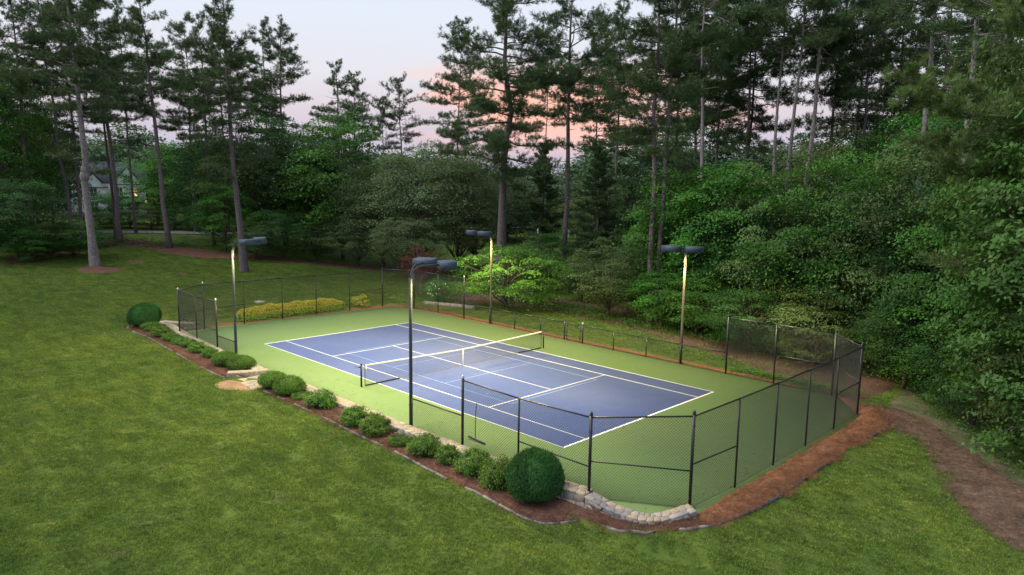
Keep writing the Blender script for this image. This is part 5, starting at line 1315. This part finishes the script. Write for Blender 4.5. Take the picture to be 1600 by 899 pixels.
# ---------------------------------------------------------------- grass blades and pine straw (stuff)
def scatter(name, src, pts, rots, scl, label):
    me = bpy.data.meshes.new(name); me.vertices.add(len(pts)); me.vertices.foreach_set('co', np.asarray(pts, np.float32).ravel())
    a = me.attributes.new('rot', 'FLOAT_VECTOR', 'POINT'); a.data.foreach_set('vector', np.asarray(rots, np.float32).ravel())
    a = me.attributes.new('scl', 'FLOAT_VECTOR', 'POINT'); a.data.foreach_set('vector', np.asarray(scl, np.float32).ravel())
    o = link(name, me); ng = bpy.data.node_groups.new(name, 'GeometryNodeTree')
    ng.interface.new_socket('Geometry', in_out='INPUT', socket_type='NodeSocketGeometry'); ng.interface.new_socket('Geometry', in_out='OUTPUT', socket_type='NodeSocketGeometry')
    n = ng.nodes; l = ng.links; gi = n.new('NodeGroupInput'); go = n.new('NodeGroupOutput'); ip = n.new('GeometryNodeInstanceOnPoints'); oi = n.new('GeometryNodeObjectInfo'); oi.inputs[0].default_value = src
    na = n.new('GeometryNodeInputNamedAttribute'); na.data_type = 'FLOAT_VECTOR'; na.inputs[0].default_value = 'rot'; nb = n.new('GeometryNodeInputNamedAttribute'); nb.data_type = 'FLOAT_VECTOR'; nb.inputs[0].default_value = 'scl'
    l.new(gi.outputs[0], ip.inputs['Points']); l.new(oi.outputs['Geometry'], ip.inputs['Instance']); l.new(na.outputs[0], ip.inputs['Rotation']); l.new(nb.outputs[0], ip.inputs['Scale']); l.new(ip.outputs[0], go.inputs[0])
    md = o.modifiers.new('scatter', 'NODES'); md.node_group = ng
    tag(o, label, name.replace('_', ' '), None, 'stuff'); return o
def patch(name, mat, n, R_, kind, seed, loc):
    rs = np.random.RandomState(seed); mb = MB(); a = rs.uniform(0, 6.28, n); r = R_*np.sqrt(rs.uniform(0, 1, n)); b = np.stack([r*np.cos(a), r*np.sin(a), np.zeros(n)], 1)
    if kind == 'grass':
        # blades gathered in small tufts of uneven height
        tc_ = rs.uniform(-R_, R_, (60, 2)); i = rs.randint(0, 60, n); k = rs.uniform(size=n) < .55; b[k, :2] = tc_[i[k]]+rs.normal(0, .03, (k.sum(), 2))
        h = rs.uniform(.025, .065, n)*(1+.5*k); d = np.stack([rs.normal(0, .6, n), rs.normal(0, .6, n), np.ones(n)], 1); d /= np.linalg.norm(d, axis=1, keepdims=True)
        s = np.cross(d, rs.normal(size=(n, 3))); s /= np.linalg.norm(s, axis=1, keepdims=True); w = .008
        t_ = rs.normal(1.0, .34, (n, 1))*np.array([[1, 1, 1]]); dryk = rs.uniform(size=n) < .05; t_[dryk] *= np.array([2.0, 1.4, 1.6])
    else:
        h = rs.uniform(.10, .24, n); d = np.stack([rs.normal(0, 1, n), rs.normal(0, 1, n), rs.normal(0.05, .18, n)], 1); d /= np.linalg.norm(d, axis=1, keepdims=True)
        s = np.cross(d, np.array([[0, 0, 1.]])+rs.normal(0, .3, (n, 3))); s /= np.linalg.norm(s, axis=1, keepdims=True); w = .004; b[:, 2] += rs.uniform(0, .03, n)
        t_ = rs.normal(1.0, .35, (n, 1))*np.array([[1, 1, 1]])
    mb.fast(np.stack([b-s*w, b+s*w, b+d*h[:, None]], 1), 3, np.clip(t_, .2, 3))
    o = mb.obj(name, mat, tint=True); o.location = loc; return o
rs = np.random.RandomState(21)
gp = patch('grass_tuft', M['blade'], 620, .42, 'grass', 1, (6.0, -12.0, Tz(6, -12)))
tag(gp, 'tuft of lawn grass in front of the long stone wall', 'grass', None, 'stuff')
xs, ys = np.meshgrid(np.arange(-68, 27, .42), np.arange(-27, 18, .42)); xs = xs.ravel()+rs.uniform(-.2, .2, xs.size); ys = ys.ravel()+rs.uniform(-.2, .2, ys.size)
d = np.hypot(xs-CAM.x, ys-CAM.y); keep = (d > 11) & (d < 92)
vx_ = (xs-CAM.x)*_f.x+(ys-CAM.y)*_f.y; vr_ = (xs-CAM.x)*_r.x+(ys-CAM.y)*_r.y; keep &= np.abs(vr_) < vx_*.80+2
keep &= ~inpoly(xs, ys, [(-21.2,-9),(15.3,-9),(16.5,-8.7),(18.3,-7.8),(18.9,-6.5),(19,9),(16,10.4),(-19.9,10.4),(-20.3,0),(-21.2,-6)])
fr = rs.uniform(-.6, .3, xs.size)
keep &= ~inpoly(xs+fr*.8, ys+fr*.6, POLY_PATH)
for pl in (BED_L, BED_R, BED_S, POLY_DIRT, [(-5.9,-10.3),(-3.2,-10.3),(-3.2,-8),(-5.9,-8)], POLY_RSLOPE, POLY_FOREST, POLY_STRAW_FAR, POLY_RING, POLY_SPOT, POLY_SPOT2): keep &= ~inpoly(xs, ys, pl)
xs = xs[keep]; ys = ys[keep]; n = len(xs); e = .25
rx = np.arctan((T(xs, ys+e)-T(xs, ys-e))/(2*e)); ry = -np.arctan((T(xs+e, ys)-T(xs-e, ys))/(2*e))
sc = rs.uniform(.75, 1.2, n)
scatter('lawn_grass', gp, np.stack([xs, ys, T(xs, ys)-.004], 1), np.stack([rx, ry, rs.uniform(0, 6.28, n)], 1), np.stack([sc, sc, rs.uniform(.5, 1.25, n)], 1), 'short green grass of the lawn around the court')
ps = patch('straw_tuft', M['straw'], 260, .38, 'straw', 2, (18.7, -3.0, Tz(18.7, -3)+.10)); tag(ps, 'loose pine straw outside the right fence', 'pine straw', None, 'stuff')
P3 = []
for pl, zo in ((BED_S, .09), ):
    a = np.array(pl); xs, ys = np.meshgrid(np.arange(a[:, 0].min(), a[:, 0].max(), .33), np.arange(a[:, 1].min(), a[:, 1].max(), .33)); xs = xs.ravel()+rs.uniform(-.1, .1, xs.size); ys = ys.ravel()+rs.uniform(-.1, .1, ys.size)
    k = inpoly(xs, ys, pl) & (xs > 18.38); P3 += [(x, y, Tz(x, y)+zo) for x, y in zip(xs[k], ys[k])]
n = len(P3); scatter('pine_straw', ps, P3, np.stack([np.zeros(n), np.zeros(n), rs.uniform(0, 6.28, n)], 1), np.ones((n, 3)), 'loose brown pine straw filling the bed outside the right fence')
pp = patch('chip_tuft', M['path'], 240, .4, 'straw', 6, (21.5, 4.6, Tz(21.5, 4.6)+.05)); tag(pp, 'loose wood chips on the path beyond the right fence', 'wood chips', None, 'stuff')
P3 = []
for pl in (POLY_PATH,):
    a = np.array(pl); xs, ys = np.meshgrid(np.arange(a[:, 0].min(), a[:, 0].max(), .38), np.arange(a[:, 1].min(), min(16, a[:, 1].max()), .38)); xs = xs.ravel()+rs.uniform(-.1, .1, xs.size); ys = ys.ravel()+rs.uniform(-.1, .1, ys.size)
    k = inpoly(xs, ys, pl); P3 += [(x, y, Tz(x, y)+.05) for x, y in zip(xs[k], ys[k])]
n = len(P3); scatter('path_chips', pp, P3, np.stack([np.zeros(n), np.zeros(n), rs.uniform(0, 6.28, n)], 1), np.ones((n, 3)), 'loose wood chips and needles over the path and its slope')
bs_ = patch('bark_tuft', M['mulch'], 220, .38, 'straw', 4, (16.0, -8.75, Tz(16., -8.75)+.05)); tag(bs_, 'shredded mulch before the curved stone wall', 'mulch', None, 'stuff')
P3 = []
for pl in (BED_R, BED_L):
    a = np.array(pl); xs, ys = np.meshgrid(np.arange(a[:, 0].min(), a[:, 0].max(), .4), np.arange(a[:, 1].min(), a[:, 1].max(), .4)); xs = xs.ravel()+rs.uniform(-.1, .1, xs.size); ys = ys.ravel()+rs.uniform(-.1, .1, ys.size)
    k = inpoly(xs, ys, pl) & (ys < -8.9-(xs > 15)*0+(xs > 16)*.6+(xs > 17.6)*1.4); P3 += [(x, y, Tz(x, y)+.04) for x, y in zip(xs[k], ys[k])]
n = len(P3); scatter('loose_mulch', bs_, P3, np.stack([np.zeros(n), np.zeros(n), rs.uniform(0, 6.28, n)], 1), np.ones((n, 3)), 'loose shredded mulch in the long shrub beds')
